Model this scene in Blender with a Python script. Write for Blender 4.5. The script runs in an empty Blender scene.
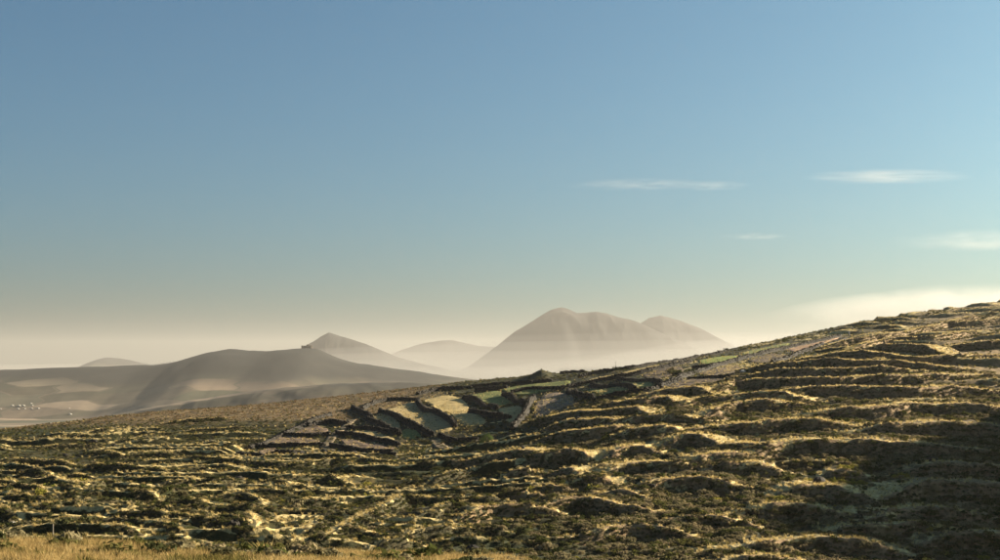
import bpy, math, random
import numpy as np
from math import radians as R
from mathutils import Vector

# ------------------------------------------------------------------ camera, sky, sun, exposure
S = bpy.context.scene
COL = S.collection
FPX = 1374.0            # focal length in photograph pixels (1000 px wide)
HOR = 360.0             # photograph row of the horizon
SUN_AZ, SUN_EL = 65.0, 19.0     # azimuth clockwise from the view direction, elevation

cam_d = bpy.data.cameras.new('camera')
cam_d.sensor_width = 36.0
cam_d.lens = 36.0 * FPX / 1000.0
cam_d.shift_y = (HOR - 280.0) / 1000.0
cam_d.clip_start = 0.1
cam_d.clip_end = 120000.0
cam = bpy.data.objects.new('camera', cam_d)
cam.location = (0, 0, 0)
cam.rotation_euler = (R(90), 0, 0)
COL.objects.link(cam)
S.camera = cam

W = bpy.data.worlds.new('World'); S.world = W; W.use_nodes = True
wn = W.node_tree.nodes; wn.clear()
sky = wn.new('ShaderNodeTexSky'); sky.sky_type = 'NISHITA'; sky.sun_disc = False
sky.sun_elevation = R(SUN_EL); sky.sun_rotation = R(SUN_AZ)
sky.altitude = 600; sky.air_density = 0.8; sky.dust_density = 4.5; sky.ozone_density = 1.5
bg = wn.new('ShaderNodeBackground'); bg.inputs['Strength'].default_value = 0.055
wo = wn.new('ShaderNodeOutputWorld')
tint = wn.new('ShaderNodeMix'); tint.data_type = 'RGBA'; tint.blend_type = 'MULTIPLY'; tint.inputs[0].default_value = 1.0
tint.inputs[7].default_value = (0.235, 0.43, 0.485, 1)          # the even grade of the photograph's sky
W.node_tree.links.new(sky.outputs[0], tint.inputs[6])
W.node_tree.links.new(tint.outputs[2], bg.inputs['Color'])
W.node_tree.links.new(bg.outputs[0], wo.inputs['Surface'])

sun_d = bpy.data.lights.new('sun', 'SUN'); sun_d.energy = 5.0; sun_d.angle = R(0.8)
sun_d.color = (1.0, 0.85, 0.63)
sun = bpy.data.objects.new('sun', sun_d); COL.objects.link(sun)
az, el = R(SUN_AZ), R(SUN_EL)
SUNV = Vector((math.sin(az) * math.cos(el), math.cos(az) * math.cos(el), math.sin(el)))
sun.rotation_euler = SUNV.to_track_quat('Z', 'Y').to_euler()

S.view_settings.view_transform = 'Standard'
S.view_settings.look = 'None'
S.view_settings.exposure = 2.1
S.view_settings.gamma = 1.0
S.view_settings.use_curve_mapping = False
S.render.engine = 'CYCLES'
S.cycles.max_bounces = 5
S.cycles.diffuse_bounces = 2
S.cycles.transmission_bounces = 3
S.cycles.transparent_max_bounces = 8
S.cycles.volume_bounces = 3
S.cycles.use_denoising = True

HAZE_DENSITY = 0.74e-4
HAZE_TOP = 275.0
PLAIN_Z = -100.0
rng = np.random.default_rng(11)
random.seed(5)

# ------------------------------------------------------------------ helpers
def tag(o, label=None, cat=None, group=None, kind=None):
    if label: o['label'] = label
    if cat: o['category'] = cat
    if group: o['group'] = group
    if kind: o['kind'] = kind
    return o

def mesh_np(name, verts, faces, mat=None, smooth=False):
    """faces: (n,3) or (n,4) int array"""
    verts = np.asarray(verts, dtype=np.float32); faces = np.asarray(faces, dtype=np.int32)
    me = bpy.data.meshes.new(name)
    k = faces.shape[1]
    me.vertices.add(len(verts)); me.vertices.foreach_set('co', verts.ravel())
    me.loops.add(faces.size); me.loops.foreach_set('vertex_index', faces.ravel())
    me.polygons.add(len(faces))
    me.polygons.foreach_set('loop_start', np.arange(0, faces.size, k, dtype=np.int32))
    if smooth: me.polygons.foreach_set('use_smooth', np.ones(len(faces), dtype=bool))
    me.update(calc_edges=True)
    if mat: me.materials.append(mat)
    return me

def link(name, me, parent=None, loc=None):
    o = bpy.data.objects.new(name, me); COL.objects.link(o)
    if loc is not None: o.location = loc
    if parent: o.parent = parent
    return o

def grid_faces(nu, nv):
    """vertices indexed [v*nu + u]"""
    i = np.arange(nu - 1)[None, :] + np.arange(nv - 1)[:, None] * nu
    return np.stack([i, i + 1, i + 1 + nu, i + nu], -1).reshape(-1, 4)

def hash2(ix, iy, seed):
    h = (ix.astype(np.int64) * 374761393 + iy.astype(np.int64) * 668265263 + seed * 1442695041) & 0xFFFFFFFF
    h = ((h ^ (h >> 13)) * 1274126177) & 0xFFFFFFFF
    h = h ^ (h >> 16)
    return (h & 0xFFFFFF) / float(0xFFFFFF)

def vnoise(x, y, seed=0):
    x = np.asarray(x, dtype=np.float64); y = np.asarray(y, dtype=np.float64)
    ix = np.floor(x); iy = np.floor(y); fx = x - ix; fy = y - iy
    ix = ix.astype(np.int64); iy = iy.astype(np.int64)
    ux = fx * fx * (3 - 2 * fx); uy = fy * fy * (3 - 2 * fy)
    a = hash2(ix, iy, seed); b = hash2(ix + 1, iy, seed); c = hash2(ix, iy + 1, seed); d = hash2(ix + 1, iy + 1, seed)
    return (a + (b - a) * ux) * (1 - uy) + (c + (d - c) * ux) * uy          # 0..1

def fbm(x, y, scale, octaves=3, seed=0, gain=0.5):
    s = np.zeros(np.broadcast(x, y).shape); a = 1.0; t = 0.0; f = 1.0 / scale
    for k in range(octaves):
        s += a * (vnoise(x * f + 17.3 * k, y * f - 9.1 * k, seed + k) * 2 - 1); t += a; a *= gain; f *= 2.03
    return s / t                                                              # -1..1

def sst(a, b, x):
    t = np.clip((x - a) / (b - a), 0, 1); return t * t * (3 - 2 * t)

# ------------------------------------------------------------------ the shape of the hillside
# photograph pixel + distance -> control points of one smooth surface
COLS = {   # column: list of (row, forward distance); the last one is the crest
    -140: [(535, 104), (485, 148), (458, 190), (441, 235)],
    0:    [(537, 105), (482, 150), (456, 192), (433, 245)],
    125:  [(538, 105), (481, 150), (446, 205), (415, 280)],
    250:  [(541, 105), (480, 150), (439, 215), (406.5, 300)],
    350:  [(548, 105), (484, 150), (446, 200), (417, 246), (396, 312)],
    420:  [(553, 105), (489, 148), (453, 186), (415, 241), (388, 318)],
    490:  [(556, 106), (484, 145), (449, 188), (409, 262), (380.5, 330)],
    550:  [(558, 107), (474, 146), (431, 184), (400, 243), (375.5, 320)],
    620:  [(559, 108), (463, 149), (421, 176), (392, 215), (370.5, 292)],
    700:  [(559, 108), (457, 149), (411, 178), (383, 212), (366, 275), (356.5, 335)],
    800:  [(559, 108), (452, 150), (400, 184), (369, 220), (349, 292), (336.5, 385)],
    900:  [(558, 109), (450, 150), (394, 188), (358, 230), (336, 312), (320.5, 425)],
    1000: [(557, 110), (450, 151), (390, 192), (349, 238), (325, 332), (307, 455)],
    1140: [(556, 110), (448, 152), (386, 196), (338, 246), (310, 345), (287, 475)],
    1300: [(555, 110), (446, 152), (382, 198), (330, 250), (292, 355), (268, 495)],
}
P = []
for px, lst in COLS.items():
    u = (px - 500) / FPX
    for (py, Y) in lst:
        P.append((u * Y, Y, -(py - HOR) / FPX * Y))
    Yc = lst[-1][1]; zc = P[-1][2]
    for dy, dz in ((45, -3.0), (120, -17), (280, -55), (520, -100)):
        P.append((u * (Yc + dy), Yc + dy, zc + dz))
for X in (-90, -45, 0, 45, 90, 140):
    P.append((X, 62, -16.0)); P.append((X, 20, -15.0)); P.append((X, -40, -14.0))
for Y in (100, 250, 400, 600): P.append((-260, Y, -14 - Y * 0.10 - 12))
for (X, Y, z) in ((230, 110, -14), (320, 760, -60), (250, 20, -15)): P.append((X, Y, z))
P = np.array(P)

def tps_fit(P):
    n = len(P); s = 0.01
    d2 = ((P[:, None, :2] - P[None, :, :2]) ** 2).sum(-1) * s * s
    K = np.where(d2 > 0, 0.5 * d2 * np.log(np.maximum(d2, 1e-12)), 0)
    K += np.eye(n) * 2e-4
    A = np.zeros((n + 3, n + 3)); A[:n, :n] = K
    A[:n, n] = 1; A[:n, n + 1:] = P[:, :2] * s; A[n, :n] = 1; A[n + 1:, :n] = (P[:, :2] * s).T
    return np.linalg.solve(A, np.concatenate([P[:, 2], [0, 0, 0]]))
CO = tps_fit(P)
GX0, GY0, GS = -300.0, -80.0, 3.0
gx = np.arange(GX0, 360, GS); gy = np.arange(GY0, 1000, GS)
GXX, GYY = np.meshgrid(gx, gy)
def tps_eval(x, y):
    s = 0.01; out = np.full(x.shape, CO[-3]) + CO[-2] * x * s + CO[-1] * y * s
    for k in range(len(P)):
        d2 = ((x - P[k, 0]) ** 2 + (y - P[k, 1]) ** 2) * s * s
        out += CO[k] * 0.5 * d2 * np.log(np.maximum(d2, 1e-12))
    return out
BG = tps_eval(GXX, GYY)
# the spur of the same hill beyond the frame, whose shade lies over the lower slope
ridge_h = np.interp(GYY, [60, 120, 174, 204, 221, 240, 262], [4, 20, 22.5, 14.5, 9, 3, -8])
ridge_h = ridge_h + 6.0 * fbm(GXX, GYY, 20, 3, 77)
spur = sst(88, 122, GXX) * (1 - sst(124, 156, GXX)) * sst(55, 115, GYY)
BG = BG + spur * np.maximum(0, ridge_h - BG)
# keep outer parts sane
BG = np.maximum(BG, -140)

def base(x, y):
    fx = np.clip((np.asarray(x, float) - GX0) / GS, 0, len(gx) - 1.001); fy = np.clip((np.asarray(y, float) - GY0) / GS, 0, len(gy) - 1.001)
    ix = fx.astype(int); iy = fy.astype(int); fx = fx - ix; fy = fy - iy
    h = (BG[iy, ix] * (1 - fx) + BG[iy, ix + 1] * fx) * (1 - fy) + (BG[iy + 1, ix] * (1 - fx) + BG[iy + 1, ix + 1] * fx) * fy
    # small mound on the crest
    h = h + 1.5 * np.exp(-(((x - 9.2) / 2.1) ** 2 + ((y - 306) / 7.0) ** 2))
    # the grassy shoulder the camera stands on
    x = np.asarray(x, float); y = np.asarray(y, float)
    zb = -5.63 - 0.040 * x - 0.10 * np.clip(x, 0, 40) + 0.10 * fbm(x, y, 3.0, 2, 18)
    f = np.clip(y / 38.0, -2, 1)
    zf = -1.72 + (zb + 1.72) * np.where(f > 0, f ** 1.15, f * 0.6)
    zf = zf - np.clip(y - 37.0, 0, None) ** 2 / (np.clip(y - 37.0, 0, None) + 5.0) * 0.55
    d = zf - h; k = 1.2
    return h + 0.5 * (d + np.sqrt(d * d + k * k)) - 0.5 * k * np.exp(-np.abs(d) / k) * 0.5

def ray(px, py, lift=0.0):
    """point where the photograph's ray meets the hillside (raised by lift)"""
    u = (px - 500) / FPX; v = -(py - HOR) / FPX
    Y = np.arange(70.0, 540.0, 0.5)
    d = base(u * Y, Y) + lift - v * Y
    k = np.argmax(d >= 0)
    if d[k] < 0: k = int(np.argmax(d - 0.002 * Y))
    elif k > 0:
        t = d[k - 1] / (d[k - 1] - d[k]); Yk = Y[k - 1] + t * 0.5
        return np.array([u * Yk, Yk])
    return np.array([u * Y[k], Y[k]])

def smooth_line(pts, step=1.0):
    pts = np.asarray(pts, float)
    if len(pts) == 2: pts = np.array([pts[0], pts.mean(0), pts[1]])
    ext = np.vstack([2 * pts[0] - pts[1], pts, 2 * pts[-1] - pts[-2]])
    out = []
    for i in range(1, len(ext) - 2):
        p0, p1, p2, p3 = ext[i - 1:i + 3]
        n = max(2, int(np.linalg.norm(p2 - p1) / step * 1.5))
        t = np.linspace(0, 1, n, endpoint=False)[:, None]
        out.append(0.5 * ((2 * p1) + (p2 - p0) * t + (2 * p0 - 5 * p1 + 4 * p2 - p3) * t ** 2 + (3 * p1 - p0 - 3 * p2 + p3) * t ** 3))
    out.append(ext[-2][None]); q = np.vstack(out)
    s = np.concatenate([[0], np.cumsum(np.linalg.norm(np.diff(q, axis=0), axis=1))])
    n = max(4, int(s[-1] / step) + 1); t = np.linspace(0, s[-1], n)
    return np.stack([np.interp(t, s, q[:, 0]), np.interp(t, s, q[:, 1])], 1)

# terrace lips traced on the photograph: (height in m, depth of tread in m, kind, pixels)
TERR = []
def T(A, L, kind, *lines):
    for l in lines: TERR.append((A, L, kind, l))
T(1.5, 9, 'sunlit',
  [(605, 402.5), (632, 401.6), (661, 397), (675, 400)], [(632, 396), (668, 391), (697, 388), (709, 390)], [(679, 401.6), (704, 398), (722, 397)],
  [(560, 413), (605, 410.6), (632, 408), (646, 409)], [(560, 420.5), (596, 418), (618, 416)], [(621, 418), (661, 416), (697, 417)],
  [(556, 432), (587, 430), (623, 424)], [(628, 430), (657, 428), (677, 427)], [(706, 412), (722, 406), (742, 403), (787, 400)],
  [(845, 339.6), (874, 336), (906, 332), (928, 327), (975, 315)], [(860, 345), (896, 338), (932, 337), (968, 331.5)],
  [(820, 354), (856, 352), (899, 356), (928, 357), (975, 354)], [(775, 362.5), (820, 360), (856, 361), (919, 362)],
  [(736, 380.5), (802, 379), (870, 377), (910, 375.6), (953, 372)], [(796, 388), (856, 387), (905, 388), (960, 385.5)],
  [(772, 370), (814, 369), (892, 366)], [(724, 395.5), (760, 393.4), (793, 394)], [(863, 347), (910, 345), (935, 347.7)],
  [(939, 323), (969, 321.6), (1010, 317)], [(960, 343), (1010, 341)], [(718, 386), (739, 380)])
T(1.4, 10, 'sunlit',
  [(675, 439), (690, 436), (708, 437.6), (727, 442)], [(560, 451), (589, 453)], [(609, 452), (628, 447.5), (646, 447)],
  [(603, 468), (625, 464), (646, 463), (668, 464.6), (693, 462)], [(690, 459), (713, 455.6), (745, 453)], [(560, 466), (578, 470)],
  [(583, 478), (607, 478)], [(483, 454), (510, 452), (532, 453)], [(534, 455), (560, 452)], [(700, 427), (745, 424), (790, 421), (841, 421)],
  [(720, 443), (763, 446)], [(720, 463), (766, 462)])
T(1.15, 8, 'shaded',
  [(580, 481), (594, 476), (614, 483)], [(588, 493), (615, 492), (640, 493)], [(537, 486), (568, 486)], [(557, 501), (580, 498.5), (620, 506), (654, 507)],
  [(471, 510), (491, 507), (540, 507)], [(497, 493), (537, 493)], [(508, 473), (531, 470)], [(640, 482), (690, 479), (730, 482)],
  [(660, 520), (700, 516), (740, 520)], [(590, 528), (640, 525), (680, 530)])
T(1.5, 10, 'shaded',
  [(751, 451), (786, 441.5), (849, 440), (903, 443), (954, 443)], [(829, 471), (863, 471)], [(790, 487), (820, 485), (854, 488.6)],
  [(903, 488.6), (931, 481.5), (1010, 483)], [(880, 514), (920, 508.6), (966, 510)], [(830, 527), (860, 526), (909, 523), (930, 526)],
  [(745, 541), (763, 540), (820, 537), (880, 543)], [(754, 507), (797, 504), (840, 508)], [(926, 464), (1010, 467)], [(720, 558.6), (794, 557)],
  [(834, 410), (880, 408.6), (920, 403), (985, 404)], [(880, 425), (930, 423), (1000, 424)], [(940, 535), (1010, 532)])
T(1.1, 6, 'sunlit',
  [(281, 509), (332, 512.6), (356, 509)], [(403, 529.5), (437, 528), (478, 526)], [(471, 498), (498, 496)], [(220, 506), (240, 506), (257, 519)],
  [(220, 516), (247, 523)], [(247, 489), (284.5, 490.5)], [(322, 533), (350, 523), (373, 512.6), (403, 496), (424, 495.6)], [(220, 495.6), (247, 495.6), (257, 502)],
  [(300, 498), (330, 497)], [(350, 488), (380, 486)], [(300, 476), (325, 474), (342, 478)], [(268, 478), (292, 480)], [(430, 478), (458, 470)], [(425, 512), (455, 505)],
  [(380, 540), (410, 539)], [(300, 527), (318, 521)])
T(0.95, 5, 'sunlit',
  [(23, 523), (54, 521), (86, 518.6), (109, 518)], [(37, 507), (74, 503), (114, 500)], [(-5, 508.6), (14, 514)], [(57, 496), (86, 494)],
  [(150, 522), (171, 527)], [(168.6, 513), (194, 518.6), (228.6, 526)], [(183, 508.6), (217, 515), (240, 523)], [(194, 498.6), (223, 505), (248.6, 511)],
  [(163, 481), (206, 478.6)], [(175, 457), (217, 458.6), (256, 463), (292, 463), (337, 460), (360, 458.5), (386, 460)], [(180, 470), (214, 468)], [(134, 454), (177, 453)],
  [(26, 471), (46, 471)], [(69, 474), (91, 476)], [(23, 486), (46, 487)], [(71, 486), (94, 484), (114, 480)], [(94, 464), (129, 467), (160, 468.6)],
  [(143, 503), (154, 503)], [(166, 490), (189, 488)], [(115, 511), (145, 512)], [(94, 451), (120, 453)], [(-5, 460), (30, 459), (60, 461)], [(-5, 480), (16, 480)],
  [(120, 490), (150, 493)], [(0, 495), (40, 496)], [(215, 480), (240, 478)], [(118, 528), (142, 530)])
T(0.6, 7, 'sunlit', [(137, 437), (171, 433)], [(189, 448.6), (229, 447)], [(-5, 449), (51, 446), (100, 443)], [(60, 437), (110, 432)], [(190, 430), (240, 427)], [(225, 441), (255, 439)], [(180, 420), (215, 418)])

TL = []
for (A, L, kind, px) in TERR:
    pts = np.array([ray(a, b, A * 0.95) for a, b in px])
    ln0 = np.linalg.norm(np.diff(pts, axis=0), axis=1).sum(); ext = min(12.0, 1.6 + 0.36 * ln0)
    d0 = (pts[0] - pts[1]) / np.linalg.norm(pts[0] - pts[1]); d1 = (pts[-1] - pts[-2]) / np.linalg.norm(pts[-1] - pts[-2])
    pts = np.vstack([pts[0] + d0 * ext, pts, pts[-1] + d1 * ext])
    q = smooth_line(pts, 1.0)
    d = np.gradient(q, axis=0); d /= np.linalg.norm(d, axis=1)[:, None] + 1e-9
    n = np.stack([d[:, 1], -d[:, 0]], 1)
    n = np.where((n[:, 1] > 0)[:, None], -n, n)               # faces the viewer's side of the bank
    s = np.arange(len(q)) * 1.0
    wob = fbm(s, s * 0 + len(TL) * 7.7, 5.0, 3, 91) * 1.1
    q = q + n * wob[:, None]
    e = np.minimum(s, s[::-1]) / (ext * 1.25)
    w = np.clip(e, 0, 1) * A * (1 + 0.16 * fbm(s, s * 0 + len(TL) * 3.1, 6.0, 3, 55))
    TL.append((q, n, w, L, kind, A))

# fields: (material key, pixels)
FIELDS = [
    ('stubble', 'sunlit tan stubble field between two diagonal stone walls', [(385, 409), (402, 404), (417, 402), (436, 414), (453, 426), (451, 432), (436, 433), (420, 427), (405, 419)]),
    ('gold', 'wide golden grass field in the fold of the hillside', [(421, 399), (445, 394), (463, 399), (470, 409), (480, 416), (488, 423), (460, 424), (440, 411)]),
    ('grass', 'small yellow green field beside the rounded ploughed plot', [(467, 395), (485, 392), (500, 391), (504, 397), (520, 404), (498, 406), (482, 402)]),
    ('gold', 'tiny golden field corner under the rounded ploughed plot', [(497, 409), (508, 407), (520, 406), (522, 412), (514, 423), (503, 418)]),
    ('stubble', 'narrow tan strip of field above the brown plots', [(372, 417), (383, 413), (400, 424), (397, 430), (384, 425)]),
    ('grass', 'small greenish plot below a diagonal stone wall', [(399, 433), (408, 428), (422, 436), (414, 439), (403, 438)]),
    ('grass', 'flat green field behind the rounded ploughed plot', [(497, 389), (520, 386), (548, 383), (572, 380.5), (562, 387), (540, 392), (518, 395)]),
    ('gold', 'long pale golden strip between two stone walls on the crest', [(567, 386), (600, 377), (625, 372), (655, 365.5), (668, 364), (655, 367.5), (612, 378), (580, 386)]),
    ('grass', 'green plot beside the ploughed half circle', [(585, 390.5), (600, 386.5), (616, 386), (630, 389.5), (616, 393), (600, 395)]),
    ('grass', 'green plot between short dark stone walls', [(613, 383.5), (626, 380.5), (640, 381), (654, 385), (642, 388), (628, 387)]),
    ('brown', 'grey brown bare plot under the crest wall', [(641, 375), (664, 368.5), (680, 367), (684, 371), (668, 376), (652, 379.5)]),
    ('bright', 'bright green crop field just under the crest', [(697, 361), (714, 357.5), (737, 356), (733, 359.5), (719, 363), (704, 364)]),
    ('brown', 'brown bare plot below the long diagonal wall', [(697, 374), (710, 370.5), (723, 367), (737, 365.5), (741, 371), (728, 376), (710, 377)]),
    ('brown', 'brown wedge plot where the diagonal wall begins', [(664, 387), (678, 382), (692, 379.5), (727, 378), (719, 382), (696, 385), (676, 389)]),
    ('brown', 'brown plot in the middle of the crest fields', [(746, 360.5), (758, 357), (772, 353.5), (786, 355), (784, 359), (768, 363), (754, 363)]),
    ('pink', 'long pinkish bare field under the crest hedge', [(784, 350), (800, 345), (818, 340), (842, 336.5), (829, 341), (804, 350), (796, 352.5)]),
    ('grass', 'grey green strip of field along the crest hedge', [(740, 353), (760, 348.5), (786, 343.5), (790, 345), (764, 351), (744, 355)]),
    ('ploughed', 'rounded ploughed brown plot bulging from the fields', [(533, 412), (536, 402), (541, 396), (550, 392.5), (559, 391.5), (568, 395), (575, 401.5), (564, 407.5), (552, 412.5), (541, 417), (534, 419)]),
    ('brown', 'lowest dark brown plot above the pale track', [(258, 452), (268, 448.5), (281, 451), (275, 455), (262, 455)]),
    ('brown', 'broad dark brown plot between two wall shadows', [(262, 443.5), (274, 439), (287, 435.5), (306, 438.5), (321, 440), (316, 444), (292, 445)]),
    ('brown', 'upper dark brown plot beside the pale lane', [(291, 433.5), (308, 427.5), (328, 428.5), (325, 432), (310, 433)]),
    ('brown', 'dark brown plot across the lane from the broad plot', [(337, 438), (350, 439.5), (365, 442), (392, 445.5), (394, 449), (370, 449), (347, 446)]),
    ('stubble', 'thin stubble plot above the brown plot across the lane', [(352, 431), (368, 431), (384, 435), (396, 440), (382, 440), (364, 436)]),
]
FPOLY = []
for (m, lab, px) in FIELDS:
    FPOLY.append(np.array([ray(a, b, 0.1) for a, b in px]))

def in_poly(x, y, poly):
    inside = np.zeros(x.shape, bool); j = len(poly) - 1
    for i in range(len(poly)):
        xi, yi = poly[i]; xj, yj = poly[j]
        c = ((yi > y) != (yj > y)) & (x < (xj - xi) * (y - yi) / (yj - yi + 1e-12) + xi)
        inside ^= c; j = i
    return inside

def field_mask(x, y):
    m = np.zeros(x.shape)
    for poly in FPOLY:
        c = poly.mean(0); lo = poly.min(0) - 4; hi = poly.max(0) + 4
        k = np.nonzero((x > lo[0]) & (x < hi[0]) & (y > lo[1]) & (y < hi[1]))[0]
        if len(k) == 0: continue
        big = c + (poly - c) * 1.10
        m[k] = np.maximum(m[k], in_poly(x[k], y[k], big))
    return m

def farm_mask(x, y):
    """soft 0..1 around the walled fields, where no lost terraces remain"""
    m = np.zeros(x.shape)
    for poly in FPOLY:
        c = poly.mean(0); r2 = np.maximum(np.abs(poly - c).max(0) * 1.25, 3) + (2, 6)
        k = np.nonzero((np.abs(x - c[0]) < r2[0] * 1.3) & (np.abs(y - c[1]) < r2[1] * 1.3))[0]
        if len(k): m[k] = np.maximum(m[k], 1 - sst(0.75, 1.25, np.sqrt(((x[k] - c[0]) / r2[0]) ** 2 + ((y[k] - c[1]) / r2[1]) ** 2)))
    return m

def terraces(x, y):
    """height added by the traced banks, and a 0..1 closeness to a lip"""
    h = np.zeros(x.shape); lip = np.zeros(x.shape)
    for (q, n, w, L, kind, A) in TL:
        lo = q.min(0) - (3, 3); hi = q.max(0) + (3, L + 2)
        k = np.nonzero((x > lo[0]) & (x < hi[0]) & (y > lo[1]) & (y < hi[1]))[0]
        if len(k) == 0: continue
        X = x[k]; Y = y[k]; bd = np.full(len(k), 1e9); bi = np.zeros(len(k), int)
        for i in range(len(q)):
            d2 = (X - q[i, 0]) ** 2 + (Y - q[i, 1]) ** 2
            c = d2 < bd; bd[c] = d2[c]; bi[c] = i
        dx = X - q[bi, 0]; dy = Y - q[bi, 1]
        s = -(dx * n[bi, 0] + dy * n[bi, 1])                  # >0 behind the lip
        lat = np.abs(dx * n[bi, 1] - dy * n[bi, 0])
        prof = np.where(s < 0, sst(-(0.45 + 0.62 * A), 0.0, s), np.clip(1 - s / L, 0, 1) ** 1.25)
        hh = w[bi] * prof * np.clip(1.4 - lat * 0.35, 0, 1)
        h[k] = np.maximum(h[k], hh)
        lp = np.where(s < 0, sst(-0.55, -0.05, s), np.clip(1 - s / (L * (0.6 if A > 1.3 else 0.2)), 0, 1)) * np.clip(w[bi] / (A * 0.5), 0, 1) * np.clip(1.4 - lat * 0.35, 0, 1)
        lip[k] = np.maximum(lip[k], lp)
    return h, lip

def heath(x, y):
    """1 where the low brown heath grows on the upper left shoulder"""
    return sst(212, 240, y + 0.35 * x + 6 * fbm(x, y, 22, 2, 33)) * (1 - sst(-22, -6, x)) * (1 - sst(600, 640, y))

def ground(x, y, full=False):
    x = np.asarray(x, float); y = np.asarray(y, float); sh = x.shape; x = x.ravel(); y = y.ravel()
    b = base(x, y); fm = field_mask(x, y); h, lip = terraces(x, y); he = heath(x, y)
    near = 1 - sst(40, 60, y)
    hill = (1 - near) * (1 - sst(500, 560, y))
    # half-lost terraces between the clear ones
    g = b / 1.25 + 0.35 * fbm(x, y, 40, 2, 3) + 0.2 * fbm(x * 0.6, y, 12, 2, 8)
    fr = g - np.floor(g)
    saw = np.where(fr < 0.17, sst(0, 0.17, fr), (1 - (fr - 0.17) / 0.83) ** 1.2)
    gl = y / 5.0 + 1.7 * fbm(x, y, 32, 2, 31) + 0.6 * fbm(x * 0.7, y, 8, 2, 37)      # closer, lower steps on the gentle side
    fl = gl - np.floor(gl)
    sawl = np.where(fl < 0.2, sst(0, 0.2, fl), (1 - (fl - 0.2) / 0.8) ** 1.2)
    ampl = 0.12 + 0.85 * sst(-0.25, 0.25, fbm(x * 0.35, y, 4.5, 2, 47))
    lm = 1 - sst(-4, 14, x - (y - 118) * 0.12)
    amp = 0.15 + 0.75 * sst(-0.15, 0.4, fbm(x * 0.3, y, 7, 2, 21))
    A2 = amp * (0.75 + 0.45 * sst(10, 45, x)) * (1 - 0.75 * he) * (1 - sst(225, 255, y - 2.5 * np.maximum(x - 42, 0)))
    Al = ampl * (1 - 0.7 * he) * (1 - sst(225, 250, y))
    h2 = (A2 * saw * (1 - lm) + Al * sawl * lm) * hill * (1 - fm) * (1 - farm_mask(x, y))
    lip2 = np.where(fr < 0.17, sst(0.10, 0.16, fr), np.clip(1 - (fr - 0.17) / 0.35, 0, 1)) * np.clip(A2 - 0.25, 0, 1)
    lipl = np.where(fl < 0.2, sst(0.13, 0.19, fl), np.clip(1 - (fl - 0.2) / 0.10, 0, 1)) * np.clip(Al * 1.6 - 0.3, 0, 1)
    lip2 = lip2 * (1 - lm) + lipl * lm
    h = h * (1 - fm)
    tot = np.maximum(h, h2)
    rough = (0.20 * fbm(x, y, 3.4, 2, 40) + 0.24 * np.abs(fbm(x, y, 1.5, 2, 60))) * (1 - 0.1 * he)
    rough = rough * (1 - 0.9 * fm) * np.where(y < 60, 0.42, 1.0)
    z = b + tot + rough
    if full:
        return z.reshape(sh), np.maximum(lip * (1 - fm), lip2 * hill * (1 - fm)).reshape(sh), fm.reshape(sh), he.reshape(sh), tot.reshape(sh)
    return z.reshape(sh)

# ------------------------------------------------------------------ materials
def mat_new(name):
    m = bpy.data.materials.new(name); m.use_nodes = True
    nt = m.node_tree; b = nt.nodes['Principled BSDF']
    b.inputs['Roughness'].default_value = 0.9
    b.inputs['Specular IOR Level'].default_value = 0.15
    return m, nt, b

def N(nt, t, **kw):
    n = nt.nodes.new(t)
    for k, v in kw.items(): setattr(n, k, v)
    return n

def noise(nt, scale, detail=4, rough=0.6, coord=None, sc=None):
    tc = N(nt, 'ShaderNodeTexCoord'); n = N(nt, 'ShaderNodeTexNoise')
    n.inputs['Scale'].default_value = scale; n.inputs['Detail'].default_value = detail; n.inputs['Roughness'].default_value = rough
    if sc:
        mp = N(nt, 'ShaderNodeMapping'); mp.inputs['Scale'].default_value = sc
        nt.links.new(tc.outputs['Object'], mp.inputs['Vector']); nt.links.new(mp.outputs[0], n.inputs['Vector'])
    else:
        nt.links.new(tc.outputs['Object'], n.inputs['Vector'])
    return n

def ramp(nt, src, stops):
    r = N(nt, 'ShaderNodeValToRGB'); e = r.color_ramp.elements
    while len(e) < len(stops): e.new(0.5)
    for i, (p, c) in enumerate(stops):
        e[i].position = p; e[i].color = (c[0], c[1], c[2], 1)
    nt.links.new(src, r.inputs[0]); return r

def mix(nt, f, a, b, blend='MIX'):
    m = N(nt, 'ShaderNodeMix', data_type='RGBA', blend_type=blend)
    for s, i in ((f, 0), (a, 6), (b, 7)):
        if hasattr(s, 'is_linked'): nt.links.new(s, m.inputs[i])
        elif i == 0: m.inputs[0].default_value = s
        else: m.inputs[i].default_value = (*s, 1)
    return m.outputs[2]

def bump(nt, b, src, strength, dist):
    bp = N(nt, 'ShaderNodeBump'); bp.inputs['Strength'].default_value = strength; bp.inputs['Distance'].default_value = dist
    nt.links.new(src, bp.inputs['Height']); nt.links.new(bp.outputs[0], b.inputs['Normal'])

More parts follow.
